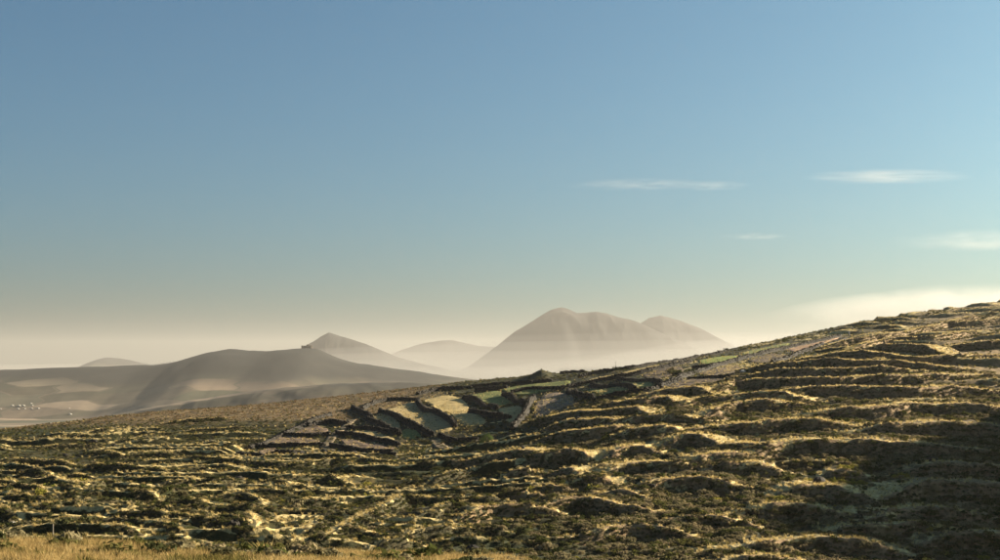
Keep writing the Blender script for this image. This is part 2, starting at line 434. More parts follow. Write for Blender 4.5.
GOLD = (0.50, 0.39, 0.175)
def m_hillside():
    m, nt, b = mat_new('hillside_cover')
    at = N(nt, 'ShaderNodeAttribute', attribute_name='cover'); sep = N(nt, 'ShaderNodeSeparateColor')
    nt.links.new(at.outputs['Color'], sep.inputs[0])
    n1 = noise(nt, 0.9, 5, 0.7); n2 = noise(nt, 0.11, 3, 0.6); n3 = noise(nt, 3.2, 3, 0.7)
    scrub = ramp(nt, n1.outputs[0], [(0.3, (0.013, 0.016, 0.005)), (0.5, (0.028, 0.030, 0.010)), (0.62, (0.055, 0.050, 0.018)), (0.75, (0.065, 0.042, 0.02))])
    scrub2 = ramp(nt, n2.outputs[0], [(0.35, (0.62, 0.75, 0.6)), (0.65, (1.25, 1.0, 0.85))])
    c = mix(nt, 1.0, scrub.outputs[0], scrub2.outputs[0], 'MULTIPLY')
    br = ramp(nt, n1.outputs[0], [(0.3, (0.085, 0.064, 0.03)), (0.5, (0.19, 0.137, 0.064)), (0.62, (0.26, 0.172, 0.09)), (0.75, (0.30, 0.19, 0.108))])  # brown scrub, lightened and warmed in colour to make up for weak skylight
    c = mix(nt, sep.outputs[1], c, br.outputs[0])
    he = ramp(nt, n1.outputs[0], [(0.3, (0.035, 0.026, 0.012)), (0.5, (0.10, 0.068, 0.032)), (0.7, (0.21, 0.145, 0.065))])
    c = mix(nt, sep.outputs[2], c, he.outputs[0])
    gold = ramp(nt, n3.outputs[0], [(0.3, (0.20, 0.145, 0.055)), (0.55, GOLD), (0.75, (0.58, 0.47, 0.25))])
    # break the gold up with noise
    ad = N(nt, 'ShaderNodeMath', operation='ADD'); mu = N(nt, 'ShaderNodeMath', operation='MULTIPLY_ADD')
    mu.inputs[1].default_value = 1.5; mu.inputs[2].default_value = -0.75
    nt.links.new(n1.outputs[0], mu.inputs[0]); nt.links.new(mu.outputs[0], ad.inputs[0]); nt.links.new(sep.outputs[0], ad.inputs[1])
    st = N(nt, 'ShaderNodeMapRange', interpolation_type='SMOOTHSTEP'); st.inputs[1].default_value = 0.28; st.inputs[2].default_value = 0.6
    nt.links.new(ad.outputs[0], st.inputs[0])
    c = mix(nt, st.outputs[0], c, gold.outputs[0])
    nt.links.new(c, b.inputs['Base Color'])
    bump(nt, b, n3.outputs[0], 0.7, 0.12)
    return m

def m_simple(name, stops, scale, bs=0.6, bd=0.08, sc=None, rough=0.9):
    m, nt, b = mat_new(name); n = noise(nt, scale, 5, 0.65, sc=sc)
    r = ramp(nt, n.outputs[0], stops); nt.links.new(r.outputs[0], b.inputs['Base Color'])
    b.inputs['Roughness'].default_value = rough
    if bs: bump(nt, b, n.outputs[0], bs, bd)
    return m

def m_leaf(name, c1, c2, c3, trans=0.35):
    m = bpy.data.materials.new(name); m.use_nodes = True; nt = m.node_tree; nt.nodes.clear()
    out = N(nt, 'ShaderNodeOutputMaterial'); oi = N(nt, 'ShaderNodeObjectInfo')
    r = ramp(nt, oi.outputs['Random'], [(0.0, c1), (0.5, c2), (1.0, c3)])
    n = noise(nt, 6.0, 2); rr = ramp(nt, n.outputs[0], [(0.3, (0.6, 0.6, 0.6)), (0.7, (1.3, 1.3, 1.3))])
    c = mix(nt, 1.0, r.outputs[0], rr.outputs[0], 'MULTIPLY')
    d = N(nt, 'ShaderNodeBsdfDiffuse'); t = N(nt, 'ShaderNodeBsdfTranslucent'); ms = N(nt, 'ShaderNodeMixShader')
    nt.links.new(c, d.inputs[0]); nt.links.new(c, t.inputs[0]); ms.inputs[0].default_value = trans
    nt.links.new(d.outputs[0], ms.inputs[1]); nt.links.new(t.outputs[0], ms.inputs[2]); nt.links.new(ms.outputs[0], out.inputs[0])
    return m

M = {}
M['hillside'] = m_hillside()
M['bank'] = m_simple('overgrown_bank', [(0.3, (0.018, 0.018, 0.007)), (0.45, (0.038, 0.036, 0.015)), (0.58, (0.065, 0.052, 0.025)), (0.7, (0.055, 0.058, 0.02)), (0.8, (0.10, 0.08, 0.038))], 1.9, 1.0, 0.2)
M['near_grass'] = m_leaf('near_grass', (0.22, 0.15, 0.055), (0.34, 0.24, 0.095), (0.44, 0.33, 0.15), 0.45)
M['brown_grass'] = m_leaf('brown_grass', (0.09, 0.062, 0.03), (0.15, 0.10, 0.052), (0.21, 0.145, 0.075), 0.35)
M['bank_brown_lifted'] = m_simple('lifted_brown_scrub_bank', [(0.3, (0.05, 0.042, 0.02)), (0.43, (0.14, 0.10, 0.05)), (0.56, (0.25, 0.165, 0.09)), (0.68, (0.17, 0.145, 0.06)), (0.8, (0.32, 0.22, 0.12))], 1.9, 1.0, 0.2)  # brown scrub colour, raised to stand in for missing ambient light
M['stone'] = m_simple('lava_stone', [(0.3, (0.012, 0.011, 0.009)), (0.6, (0.03, 0.026, 0.021)), (0.8, (0.06, 0.052, 0.042))], 3.0, 0.7, 0.05)
M['pale_stone'] = m_simple('pale_stone', [(0.3, (0.3, 0.28, 0.24)), (0.7, (0.5, 0.47, 0.42))], 3.0, 0.7, 0.05)
M['stubble'] = m_simple('stubble', [(0.3, (0.14, 0.115, 0.045)), (0.5, (0.26, 0.20, 0.09)), (0.7, (0.34, 0.25, 0.13))], 0.6, 0.8, 0.12)
M['gold'] = m_simple('gold_grass_field', [(0.3, (0.18, 0.15, 0.055)), (0.5, (0.33, 0.25, 0.105)), (0.7, (0.42, 0.31, 0.15))], 0.6, 0.8, 0.12)
M['grass'] = m_simple('green_field', [(0.3, (0.08, 0.10, 0.026)), (0.55, (0.15, 0.165, 0.048)), (0.75, (0.23, 0.21, 0.075))], 0.5, 0.8, 0.12)
M['bright'] = m_simple('bright_green_crop', [(0.3, (0.13, 0.17, 0.03)), (0.7, (0.22, 0.26, 0.06))], 0.5, 0.5, 0.08)
M['brown'] = m_simple('bare_soil', [(0.3, (0.065, 0.045, 0.03)), (0.7, (0.14, 0.098, 0.066))], 0.7, 0.6, 0.1)
M['pink'] = m_simple('pinkish_soil', [(0.3, (0.21, 0.125, 0.082)), (0.7, (0.32, 0.20, 0.135))], 0.7, 0.6, 0.1)
M['ploughed'] = m_simple('ploughed_soil', [(0.3, (0.12, 0.088, 0.06)), (0.7, (0.21, 0.158, 0.112))], 0.9, 0.6, 0.1)
M['track'] = m_simple('pale_track', [(0.3, (0.07, 0.054, 0.03)), (0.7, (0.17, 0.13, 0.08))], 0.8, 0.5, 0.06)
M['shrub_dark'] = m_leaf('shrub_dark', (0.040, 0.046, 0.018), (0.07, 0.072, 0.03), (0.10, 0.082, 0.042), 0.3)
M['shrub_grey'] = m_leaf('shrub_grey', (0.13, 0.115, 0.06), (0.20, 0.17, 0.095), (0.26, 0.205, 0.115), 0.35)  # grey brown leaves, brightened to replace ambient light on the dim slope
M['shrub_olive'] = m_leaf('shrub_olive', (0.05, 0.06, 0.018), (0.09, 0.09, 0.028), (0.13, 0.115, 0.04), 0.35)
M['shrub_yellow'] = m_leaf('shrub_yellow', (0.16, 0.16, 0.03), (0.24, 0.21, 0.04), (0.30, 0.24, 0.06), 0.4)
M['bush_green'] = m_leaf('bush_green', (0.07, 0.10, 0.03), (0.09, 0.12, 0.035), (0.1, 0.13, 0.04), 0.3)
M['dry_grass'] = m_leaf('dry_grass', (0.36, 0.265, 0.10), (0.50, 0.39, 0.165), (0.60, 0.48, 0.24), 0.45)
M['green_grass'] = m_leaf('green_grass', (0.07, 0.065, 0.02), (0.12, 0.10, 0.032), (0.17, 0.135, 0.045), 0.4)
M['wood'] = m_simple('weathered_wood', [(0.3, (0.2, 0.17, 0.13)), (0.7, (0.38, 0.33, 0.27))], 8.0, 0.4, 0.01)
M['white'] = m_simple('whitewash', [(0.3, (0.32, 0.30, 0.27)), (0.7, (0.42, 0.40, 0.36))], 0.3, 0, 0)
M['dark'] = m_simple('dark_opening', [(0.3, (0.03, 0.03, 0.03)), (0.7, (0.05, 0.05, 0.05))], 1.0, 0, 0)
M['castle'] = m_simple('castle_stone', [(0.3, (0.05, 0.042, 0.034)), (0.7, (0.09, 0.075, 0.06))], 0.4, 0.5, 0.3)
M['agave'] = m_leaf('agave', (0.05, 0.06, 0.035), (0.06, 0.07, 0.04), (0.07, 0.08, 0.045), 0.1)
M['volcano'] = m_simple('volcanic_ground', [(0.35, (0.045, 0.038, 0.03)), (0.6, (0.085, 0.068, 0.052)), (0.75, (0.14, 0.11, 0.08))], 0.004, 0, 0)

def m_plain(hill=False):
    m, nt, b = mat_new('volcano_flank' if hill else 'plain_fields')
    tc = N(nt, 'ShaderNodeTexCoord'); mp = N(nt, 'ShaderNodeMapping'); mp.inputs['Rotation'].default_value = (0, 0, 0.35)
    mp.inputs['Scale'].default_value = (0.009, 0.017, 1)
    wv = noise(nt, 0.004, 3); 
    vm = N(nt, 'ShaderNodeVectorMath', operation='MULTIPLY_ADD'); vm.inputs[1].default_value = (0.4, 0.4, 0)
    nt.links.new(tc.outputs['Object'], mp.inputs[0]); nt.links.new(wv.outputs['Color'], vm.inputs[0]); nt.links.new(mp.outputs[0], vm.inputs[2])
    v = N(nt, 'ShaderNodeTexVoronoi', distance='MINKOWSKI', feature='SMOOTH_F1'); v.inputs['Smoothness'].default_value = 0.25; v.inputs['Exponent'].default_value = 1.2; v.voronoi_dimensions = '2D'; v.inputs['Scale'].default_value = 1.0
    nt.links.new(vm.outputs[0], v.inputs['Vector'])
    sp = N(nt, 'ShaderNodeSeparateColor'); nt.links.new(v.outputs['Color'], sp.inputs[0])
    r = ramp(nt, sp.outputs[0], [(0.0, (0.05, 0.055, 0.035)), (0.3, (0.085, 0.072, 0.05)), (0.45, (0.14, 0.11, 0.082)), (0.64, (0.085, 0.085, 0.058)), (0.78, (0.155, 0.122, 0.09)), (0.9, (0.24, 0.19, 0.14))])
    r.color_ramp.interpolation = 'EASE'
    n = noise(nt, 0.0016, 4); r2 = ramp(nt, n.outputs[0], [(0.35, (0.65, 0.7, 0.65)), (0.65, (1.2, 1.12, 1.05))])
    n3 = noise(nt, 0.02, 4); r3 = ramp(nt, n3.outputs[0], [(0.3, (0.75, 0.75, 0.75)), (0.7, (1.2, 1.2, 1.2))])
    c = mix(nt, 1.0, r.outputs[0], r2.outputs[0], 'MULTIPLY'); c = mix(nt, 1.0, c, r3.outputs[0], 'MULTIPLY')
    if hill:      # bare cinder above, farmland on the low flanks
        nv = noise(nt, 0.005, 4); rv = ramp(nt, nv.outputs[0], [(0.35, (0.012, 0.012, 0.011)), (0.6, (0.020, 0.019, 0.017)), (0.75, (0.03, 0.028, 0.024))])
        sz = N(nt, 'ShaderNodeSeparateXYZ'); nt.links.new(tc.outputs['Object'], sz.inputs[0])
        ad = N(nt, 'ShaderNodeMath', operation='MULTIPLY_ADD'); ad.inputs[1].default_value = 60; nt.links.new(nv.outputs[0], ad.inputs[0]); nt.links.new(sz.outputs[2], ad.inputs[2])
        mr = N(nt, 'ShaderNodeMapRange', interpolation_type='SMOOTHSTEP'); mr.inputs[1].default_value = -22; mr.inputs[2].default_value = 4
        nt.links.new(ad.outputs[0], mr.inputs[0]); c = mix(nt, mr.outputs[0], c, rv.outputs[0])
    nt.links.new(c, b.inputs['Base Color'])
    return m
M['plain'] = m_plain()
M['volcano'] = m_plain(True)

# ------------------------------------------------------------------ terrain mesh
NA = 700
ain = np.linspace(-1.05, 1.05, NA)
aout = 1.05 + np.cumsum(np.linspace(0.01, 0.16, 34))
a = np.concatenate([-aout[::-1], ain, aout])
yr = np.concatenate([np.linspace(-60, 24, 30, endpoint=False), np.linspace(24, 42, 100, endpoint=False), np.linspace(42, 92, 50, endpoint=False),
                     np.linspace(92, 200, 330, endpoint=False), np.linspace(200, 345, 310, endpoint=False), np.linspace(345, 480, 130, endpoint=False), np.linspace(480, 980, 60)])
Wd = 0.375 * np.maximum(yr, 0) + 9.0 + np.maximum(0, 60 - np.abs(yr)) * 0.02
AA, YY = np.meshgrid(a, yr)
XX = AA * Wd[:, None]
Z, LIP, FM, HE, TOT = ground(XX, YY, True)
verts = np.stack([XX.ravel(), YY.ravel(), Z.ravel()], 1)
me = mesh_np('hillside', verts, grid_faces(len(a), len(yr)), M['hillside'], True)
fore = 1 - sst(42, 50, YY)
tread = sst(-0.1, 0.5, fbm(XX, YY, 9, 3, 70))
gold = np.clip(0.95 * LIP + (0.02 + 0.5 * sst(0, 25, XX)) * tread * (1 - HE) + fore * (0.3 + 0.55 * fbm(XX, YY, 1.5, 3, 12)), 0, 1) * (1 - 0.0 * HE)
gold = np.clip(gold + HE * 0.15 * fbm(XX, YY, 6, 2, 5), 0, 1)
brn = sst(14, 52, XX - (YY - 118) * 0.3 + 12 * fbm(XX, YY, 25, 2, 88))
brown_dim_low = brn * (1 - sst(165, 205, YY))  # browner cover low on the right, also dimming the slope like soft shade
gold = gold * (1 - 0.72 * brown_dim_low)  # less gold here: the dimness is put into the colour
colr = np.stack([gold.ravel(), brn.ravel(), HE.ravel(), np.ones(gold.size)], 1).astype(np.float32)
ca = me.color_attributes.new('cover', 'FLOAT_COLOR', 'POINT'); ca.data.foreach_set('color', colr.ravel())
tag(link('hillside', me), 'grassy terraced hillside rising beyond the valley', kind='structure')

# the plain to the horizon
xs = np.concatenate([[-19500, -15000, -11000], np.linspace(-8000, 8000, 161), [11000, 15000, 19500]])
ys = np.concatenate([[-19500, -10000, -4000, -1000], np.linspace(-500, 8000, 171), [9500, 12000, 15500, 19500]])
PX, PY = np.meshgrid(xs, ys)
PZ = PLAIN_Z + 7 * fbm(PX, PY, 1300, 3, 4) * sst(600, 1500, PY)
link_plain = link('plain', mesh_np('plain', np.stack([PX.ravel(), PY.ravel(), PZ.ravel()], 1), grid_faces(len(xs), len(ys)), M['plain'], True))
tag(link_plain, 'wide hazy farmland plain below the hills', kind='structure')

# ------------------------------------------------------------------ far hills
FRONT = []
def far_hill(name, label, Y0, prof, depth, seed, gully=0.10, mat='volcano', skew=0.0):
    p = np.array(prof, float); X = (p[:, 0] - 500) / FPX * Y0
    H = np.maximum(-(p[:, 1] - HOR) / FPX * Y0 - PLAIN_Z, 0)
    nx, ny = 420, 80
    x = np.linspace(X[0], X[-1], nx); h = np.interp(x, X, H)
    k = np.ones(5) / 5; hs = np.convolve(np.pad(h, 2, 'edge'), k, 'valid')
    hs = hs + fbm(x, x * 0 + seed, Y0 * 0.012, 3, seed + 3) * Y0 * 0.00045 * np.clip(hs / hs.max() * 3, 0, 1)
    e = np.minimum(np.arange(nx), np.arange(nx)[::-1]) / 10.0; hs = hs * np.clip(e, 0, 1)
    t = np.linspace(-1, 1, ny)
    XX, TT = np.meshgrid(x, t)
    D = depth * (0.35 + 0.65 * hs / hs.max())[None, :]
    YY = Y0 + TT * D
    fall = (0.5 + 0.5 * np.cos(np.pi * np.abs(TT))) ** 1.15
    kb = np.hanning(45); kb /= kb.sum(); hb = np.convolve(np.pad(hs, 22, 'edge'), kb, 'valid')
    w_ = np.exp(-(TT / 0.10) ** 2)                            # crest detail fades away downhill
    Zh = (hb[None, :] * (1 - w_) + hs[None, :] * w_) * fall
    g = (0.28 - np.abs(fbm(XX, YY * 0.6, depth * 0.22, 4, seed))) * gully * 1.3 * Zh * (np.abs(TT) > 0.02) * np.clip(np.abs(TT) * 5, 0, 1)
    Zt = PLAIN_Z - 14 + (Zh + g) + 14 * (Zh > 0.5) * np.clip(Zh / 20, 0, 1)
    v = np.stack([XX.ravel(), YY.ravel(), Zt.ravel()], 1)
    o = link(name, mesh_np(name, v, grid_faces(nx, ny), M[mat], True))
    front = v[TT.ravel() < 0]; FRONT.append(np.column_stack([500 + front[:, 0] / front[:, 1] * FPX, HOR - front[:, 2] / front[:, 1] * FPX, front]))
    return tag(o, label, kind='structure')

far_hill('hill', 'dark flat-topped volcano carrying a small castle on its rim', 2800,
         [(-260, 391), (-150, 377), (-60, 372), (0, 370), (60, 367.5), (110, 366), (160, 364.5), (185, 361), (207, 353.5), (225, 349.5), (232, 348.5), (240, 349.5), (247, 350.7), (272, 350.5), (300, 348.5), (312, 348), (318, 349), (326, 353), (338, 358.5), (350, 362.5), (375, 365.5), (400, 369), (430, 373.5), (470, 379), (530, 387), (560, 391)], 760, 1, 0.07)
far_hill('hill', 'low rounded hill in front of the flat-topped volcano', 1750,
         [(80, 420), (105, 416), (130, 411), (180, 402), (220, 395.5), (260, 390), (300, 386), (340, 383.5), (380, 382.3), (420, 382.5), (460, 385), (520, 391), (600, 402), (680, 420)], 300, 5, 0.08)
far_hill('hill', 'pale pointed volcanic cone behind the flat-topped volcano', 6300,
         [(225, 376), (265, 366), (290, 355), (305, 346.5), (318, 338.5), (326, 333.5), (329, 332), (333, 333.5), (350, 339), (366, 344), (380, 350), (395, 356), (420, 363), (450, 370), (480, 376)], 430, 9)
far_hill('hill', 'tall hazy twin-topped mountain rising from the mist', 6500,
         [(430, 379), (468, 367), (490, 351), (504, 340), (515, 331.5), (528, 324), (540, 316), (552, 309.5), (561, 307.5), (568, 309), (577, 313.5), (586, 313), (596, 311.8), (605, 312.8), (618, 317), (635, 321.5), (650, 328), (672, 338), (700, 351), (730, 365), (760, 379)], 740, 14)
far_hill('hill', 'faint rounded mountain behind the twin-topped mountain', 7900,
         [(580, 376), (612, 350), (636, 326), (649, 318), (660, 315.3), (668, 316.8), (680, 320.5), (700, 328), (725, 341), (755, 358), (790, 376)], 740, 19)
far_hill('hill', 'faint low hill on the horizon behind the plain', 9500,
         [(60, 371), (82, 367), (92, 362), (100, 359), (108, 357.3), (118, 358.5), (128, 360), (140, 363), (152, 364), (165, 362.5), (175, 361.5), (185, 363), (205, 366), (230, 371)], 900, 23)
far_hill('hill', 'very faint broad hill beside the pointed cone', 9800,
         [(360, 371), (385, 357), (405, 349), (425, 343), (440, 340.5), (452, 340), (466, 343), (480, 346), (500, 347), (530, 353), (570, 371)], 1100, 29)

# castle on the rim of the flat-topped hill
def box_arr(cx, cy, cz, sx, sy, sz):
    v = np.array([(x, y, z) for z in (-1, 1) for y in (-1, 1) for x in (-1, 1)], float) * 0.5 * (sx, sy, sz) + (cx, cy, cz)
    f = np.array([(0, 2, 3, 1), (4, 5, 7, 6), (0, 1, 5, 4), (2, 6, 7, 3), (0, 4, 6, 2), (1, 3, 7, 5)])
    return v, f
def boxes(name, lst, mat, parent=None, loc=None):
    V, F, k = [], [], 0
    for b in lst:
        v, f = box_arr(*b); V.append(v); F.append(f + k); k += 8
    return link(name, mesh_np(name, np.vstack(V), np.vstack(F), mat), parent, loc)
def cyl(name, r, z0, z1, mat, parent, x, y, n=14, r2=None):
    r2 = r if r2 is None else r2
    t = np.linspace(0, 2 * math.pi, n, endpoint=False); v = [(x + r * math.cos(k), y + r * math.sin(k), z0) for k in t] + [(x + r2 * math.cos(k), y + r2 * math.sin(k), z1) for k in t] + [(x, y, z1)]
    f = [(i, (i + 1) % n, n + (i + 1) % n, n + i) for i in range(n)] + [(n + i, n + (i + 1) % n, 2 * n, 2 * n) for i in range(n)]
    me = bpy.data.meshes.new(name); me.from_pydata(v, [], [q if q[2] != q[3] else q[:3] for q in f]); me.materials.append(mat)
    return link(name, me, parent)
cas = bpy.data.objects.new('castle', None); COL.objects.link(cas)
cas.location = ((307 - 500) / FPX * 2793, 2793, -(348.4 - HOR) / FPX * 2793 - 2.5); cas.scale = (0.62, 0.62, 0.62)
tag(cas, 'small stone castle on the rim of the flat-topped volcano', 'castle')
boxes('wall', [(0, 0, 6, 26, 20, 12)], M['castle'], cas)
for i in range(9):
    for sy in (-1, 1): boxes('merlon', [(-12.4 + i * 3.1, sy * 9.4, 12.7, 1.7, 0.9, 1.4)], M['castle'], cas)
for sx in (-1, 1):
    for sy in (-1, 1):
        cyl('tower', 4.2, 0, 13.5, M['castle'], cas, sx * 13, sy * 10)
boxes('keep', [(3, 2, 14.5, 9, 8, 5)], M['castle'], cas)
boxes('gate', [(0, -10.1, 2.2, 3, 0.5, 4.4)], M['dark'], cas)

# village of white houses on the plain
def house_proto():
    boxes_ = [(0, 0, 2.6, 11, 8, 7), (7.2, 0.6, 1.6, 5, 6.4, 5), (-2.5, -0.5, 6.8, 4, 5, 1.4)]
    return boxes_
hp = house_proto()
spots = []
for i in range(16):
    px = random.uniform(-6, 34) if i < 13 else random.uniform(30, 75); py = random.gauss(406.5, 1.1) if i < 13 else random.gauss(408, 2)
    spots.append((px, py))
hm = None
for i, (px, py) in enumerate(spots):
    fr = FRONT[0]; kk = int(np.argmin((fr[:, 0] - px) ** 2 + ((fr[:, 1] - py) * 3) ** 2)); X, Y, zz = fr[kk, 2:]
    if hm is None:
        o = boxes('house', hp, M['white']); hm = o
    else:
        o = hm.copy(); COL.objects.link(o)
    o.location = (X, Y, zz - 0.3); o.rotation_euler = (0, 0, random.uniform(-0.5, 0.5)); s = random.uniform(0.22, 0.34); o.scale = (s, s, s)
    tag(o, 'tiny white flat-roofed house in the village on the plain', 'house', 'white village houses on the plain')

# ------------------------------------------------------------------ fields as sheets lying on the slope
def field_sheet(name, poly, mat, furrow=0.0, seed=0):
    b = smooth_line(np.vstack([poly, poly[:1]]), 1.2)[:-1]
    c = b.mean(0); nb = len(b); nr = 16
    rr = np.linspace(0, 1, nr); rr[0] = 0.01
    V = c + (b[None] - c) * rr[:, None, None]
    x = V[..., 0]; y = V[..., 1]
    z = ground(x, y) + 0.16 + 0.10 * fbm(x, y, 1.6, 3, 80 + seed) + 0.1 * fbm(x, y, 6, 2, 8 + seed)
    if furrow: z = z + furrow * np.sin((x * 0.8 + y * 0.25) * 2 * math.pi / 1.6)
    z[-1] -= 0.42
    idx = np.arange(nr * nb).reshape(nr, nb); nxt = np.roll(idx, -1, axis=1)
    f = np.stack([idx[:-1], nxt[:-1], nxt[1:], idx[1:]], -1).reshape(-1, 4)
    v = np.stack([x.ravel(), y.ravel(), z.ravel()], 1)
    if np.cross(np.append(v[f[0, 1], :2] - v[f[0, 0], :2], 0), np.append(v[f[0, 3], :2] - v[f[0, 0], :2], 0))[2] < 0: f = f[:, ::-1]
    return link(name, mesh_np(name, v, f, mat, True))
for i, ((m, lab, px), poly) in enumerate(zip(FIELDS, FPOLY)):
    tag(field_sheet('field', poly, M[m], 0.09 if m == 'ploughed' else (0.04 if m in ('brown', 'pink') else 0.0), i), lab, kind='structure')

# lane and track
def ribbon(name, px, width, mat, lift=0.14):
    q = smooth_line([ray(a_, b_, 0.1) for a_, b_ in px], 0.8)
    d = np.gradient(q, axis=0); d /= np.linalg.norm(d, axis=1)[:, None]; n = np.stack([-d[:, 1], d[:, 0]], 1)
    off = np.array([-1, -0.85, -0.5, 0, 0.5, 0.85, 1.0]) * width / 2; wv = 1 + 0.3 * fbm(q[:, 0], q[:, 1], 5, 2, 3)
    x = q[:, None, 0] + n[:, None, 0] * off * wv[:, None]; y = q[:, None, 1] + n[:, None, 1] * off * wv[:, None]
    zc = ground(x, y); z = zc + lift; z[:, 0] -= 0.5; z[:, -1] -= 0.5
    f = grid_faces(len(off), len(q))
    return link(name, mesh_np(name, np.stack([x.ravel(), y.ravel(), z.ravel()], 1), f[:, ::-1], mat, True))
tag(ribbon('lane', [(352, 421), (345, 427), (337, 433), (329, 441), (326, 447), (331, 452)], 1.7, M['track']), 'pale lane climbing between the dark brown plots', kind='structure')
tag(ribbon('track', [(432, 439), (440, 446), (449, 450.5), (462, 452), (480, 450)], 1.7, M['track']), 'pale curved track below the golden field', kind='structure')

# ------------------------------------------------------------------ terrace banks (each one its own thing)
BANKV = []
for i, (q, n, w, L, kind, A) in enumerate(TL):
    t = np.linspace(0, len(q) - 1, max(6, int(len(q) / 0.45))); k = np.arange(len(q))
    qx = np.interp(t, k, q[:, 0]); qy = np.interp(t, k, q[:, 1]); nx = np.interp(t, k, n[:, 0]); ny = np.interp(t, k, n[:, 1]); ww = np.interp(t, k, w)
    sf = np.array([2.0, 1.55, 1.2, 0.85, 0.5, 0.2, -0.1, -0.6])       # metres in front of the lip
    lift = np.array([-0.3, 0.08, 0.14, 0.16, 0.14, 0.10, 0.04, -0.3])
    sf = sf * (0.3 + 0.45 * A); lift = lift * (0.5 + 0.3 * A)
    x = qx[:, None] + nx[:, None] * sf; y = qy[:, None] + ny[:, None] * sf
    z = ground(x, y) + lift
    lump = 0.2 * A * fbm(x * 1.0, y + z * 1.3, 0.7, 2, 140 + i) * np.array([0, 1, 1, 1, 1, 0.8, 0.4, 0])
    y = y - lump; z = z + lump * 0.6
    en = np.clip(np.minimum(t, t[::-1]) / 2.0, 0, 1)[:, None]
    z = z - (1 - en) * 0.35
    o = link('terrace_bank', mesh_np('terrace_bank', np.stack([x.ravel(), y.ravel(), z.ravel()], 1), grid_faces(len(sf), len(t)), M['bank_brown_lifted' if kind == 'shaded' or A > 1.3 else 'bank'], True))
    BANKV.append(np.stack([x[:, 1:5].ravel(), y[:, 1:5].ravel(), z[:, 1:5].ravel()], 1))
    if kind == 'shaded':
        tag(o, 'scrubby brown terrace bank on the dim lower slope', 'terrace bank', 'brown lower terrace banks')
    elif A > 1.3:
        tag(o, 'tall sunlit terrace bank edged with golden grass on the terraced slope', 'terrace bank', 'tall sunlit terrace banks')
    elif A > 0.7:
        tag(o, 'low uneven terrace bank with a golden lip on the lower hillside', 'terrace bank', 'low uneven terrace banks')
    else:
        tag(o, 'faint low terrace bank in the brown heath', 'terrace bank', 'faint terrace banks in the heath')

# ------------------------------------------------------------------ dry stone walls
SV, SF = box_arr(0, 0, 0, 1, 1, 1)
def stone_wall(q, hgt, wid, seed):
    r = np.random.default_rng(seed); V, F, k = [], [], 0
    d = np.gradient(q, axis=0); d /= np.linalg.norm(d, axis=1)[:, None]
    g = ground(q[:, 0], q[:, 1])
    s_ax = np.arange(len(q)) * 0.5
    hh = hgt * (1 + 0.16 * fbm(s_ax, s_ax * 0 + seed, 4, 2, 5))
    for c in range(3):
        for side in (-1, 1):
            m = len(q); j = r.uniform(-0.2, 0.2, m)
            nrm = np.stack([-d[:, 1], d[:, 0]], 1)
            wc = wid * (0.5 - 0.10 * c)
            cen = np.stack([q[:, 0] + d[:, 0] * j + nrm[:, 0] * side * wc * 0.55, q[:, 1] + d[:, 1] * j + nrm[:, 1] * side * wc * 0.55,
                            g + hh * (c + 0.38) / 3 + r.uniform(-0.06, 0.06, m)], 1)
            sz = np.stack([r.uniform(0.42, 0.75, m), r.uniform(0.8, 1.15, m) * wc * 1.15, hh / 3 * r.uniform(0.95, 1.4, m)], 1)
            ang = np.arctan2(d[:, 1], d[:, 0]) + r.uniform(-0.25, 0.25, m)
            lv = SV[None] * (1 + r.uniform(-0.22, 0.22, (m, 8, 3))) * sz[:, None]
            ca_, sa_ = np.cos(ang)[:, None], np.sin(ang)[:, None]
            v = np.stack([lv[..., 0] * ca_ - lv[..., 1] * sa_, lv[..., 0] * sa_ + lv[..., 1] * ca_, lv[..., 2]], -1) + cen[:, None]
            V.append(v.reshape(-1, 3)); F.append((SF[None] + 8 * np.arange(m)[:, None, None]).reshape(-1, 4) + k); k += 8 * m
    # footing that beds the stones into the soil
    nrm = np.stack([-d[:, 1], d[:, 0]], 1); off = np.array([-1.0, -0.55, 0, 0.55, 1.0]) * wid
    x = q[:, None, 0] + nrm[:, None, 0] * off; y = q[:, None, 1] + nrm[:, None, 1] * off
    z = ground(x, y) + np.array([-0.25, 0.35, 0.6, 0.35, -0.25]) * hh[:, None]
    V.append(np.stack([x.ravel(), y.ravel(), z.ravel()], 1)); F.append(grid_faces(5, len(q))[:, ::-1] + k)
    return np.vstack(V), np.vstack(F)

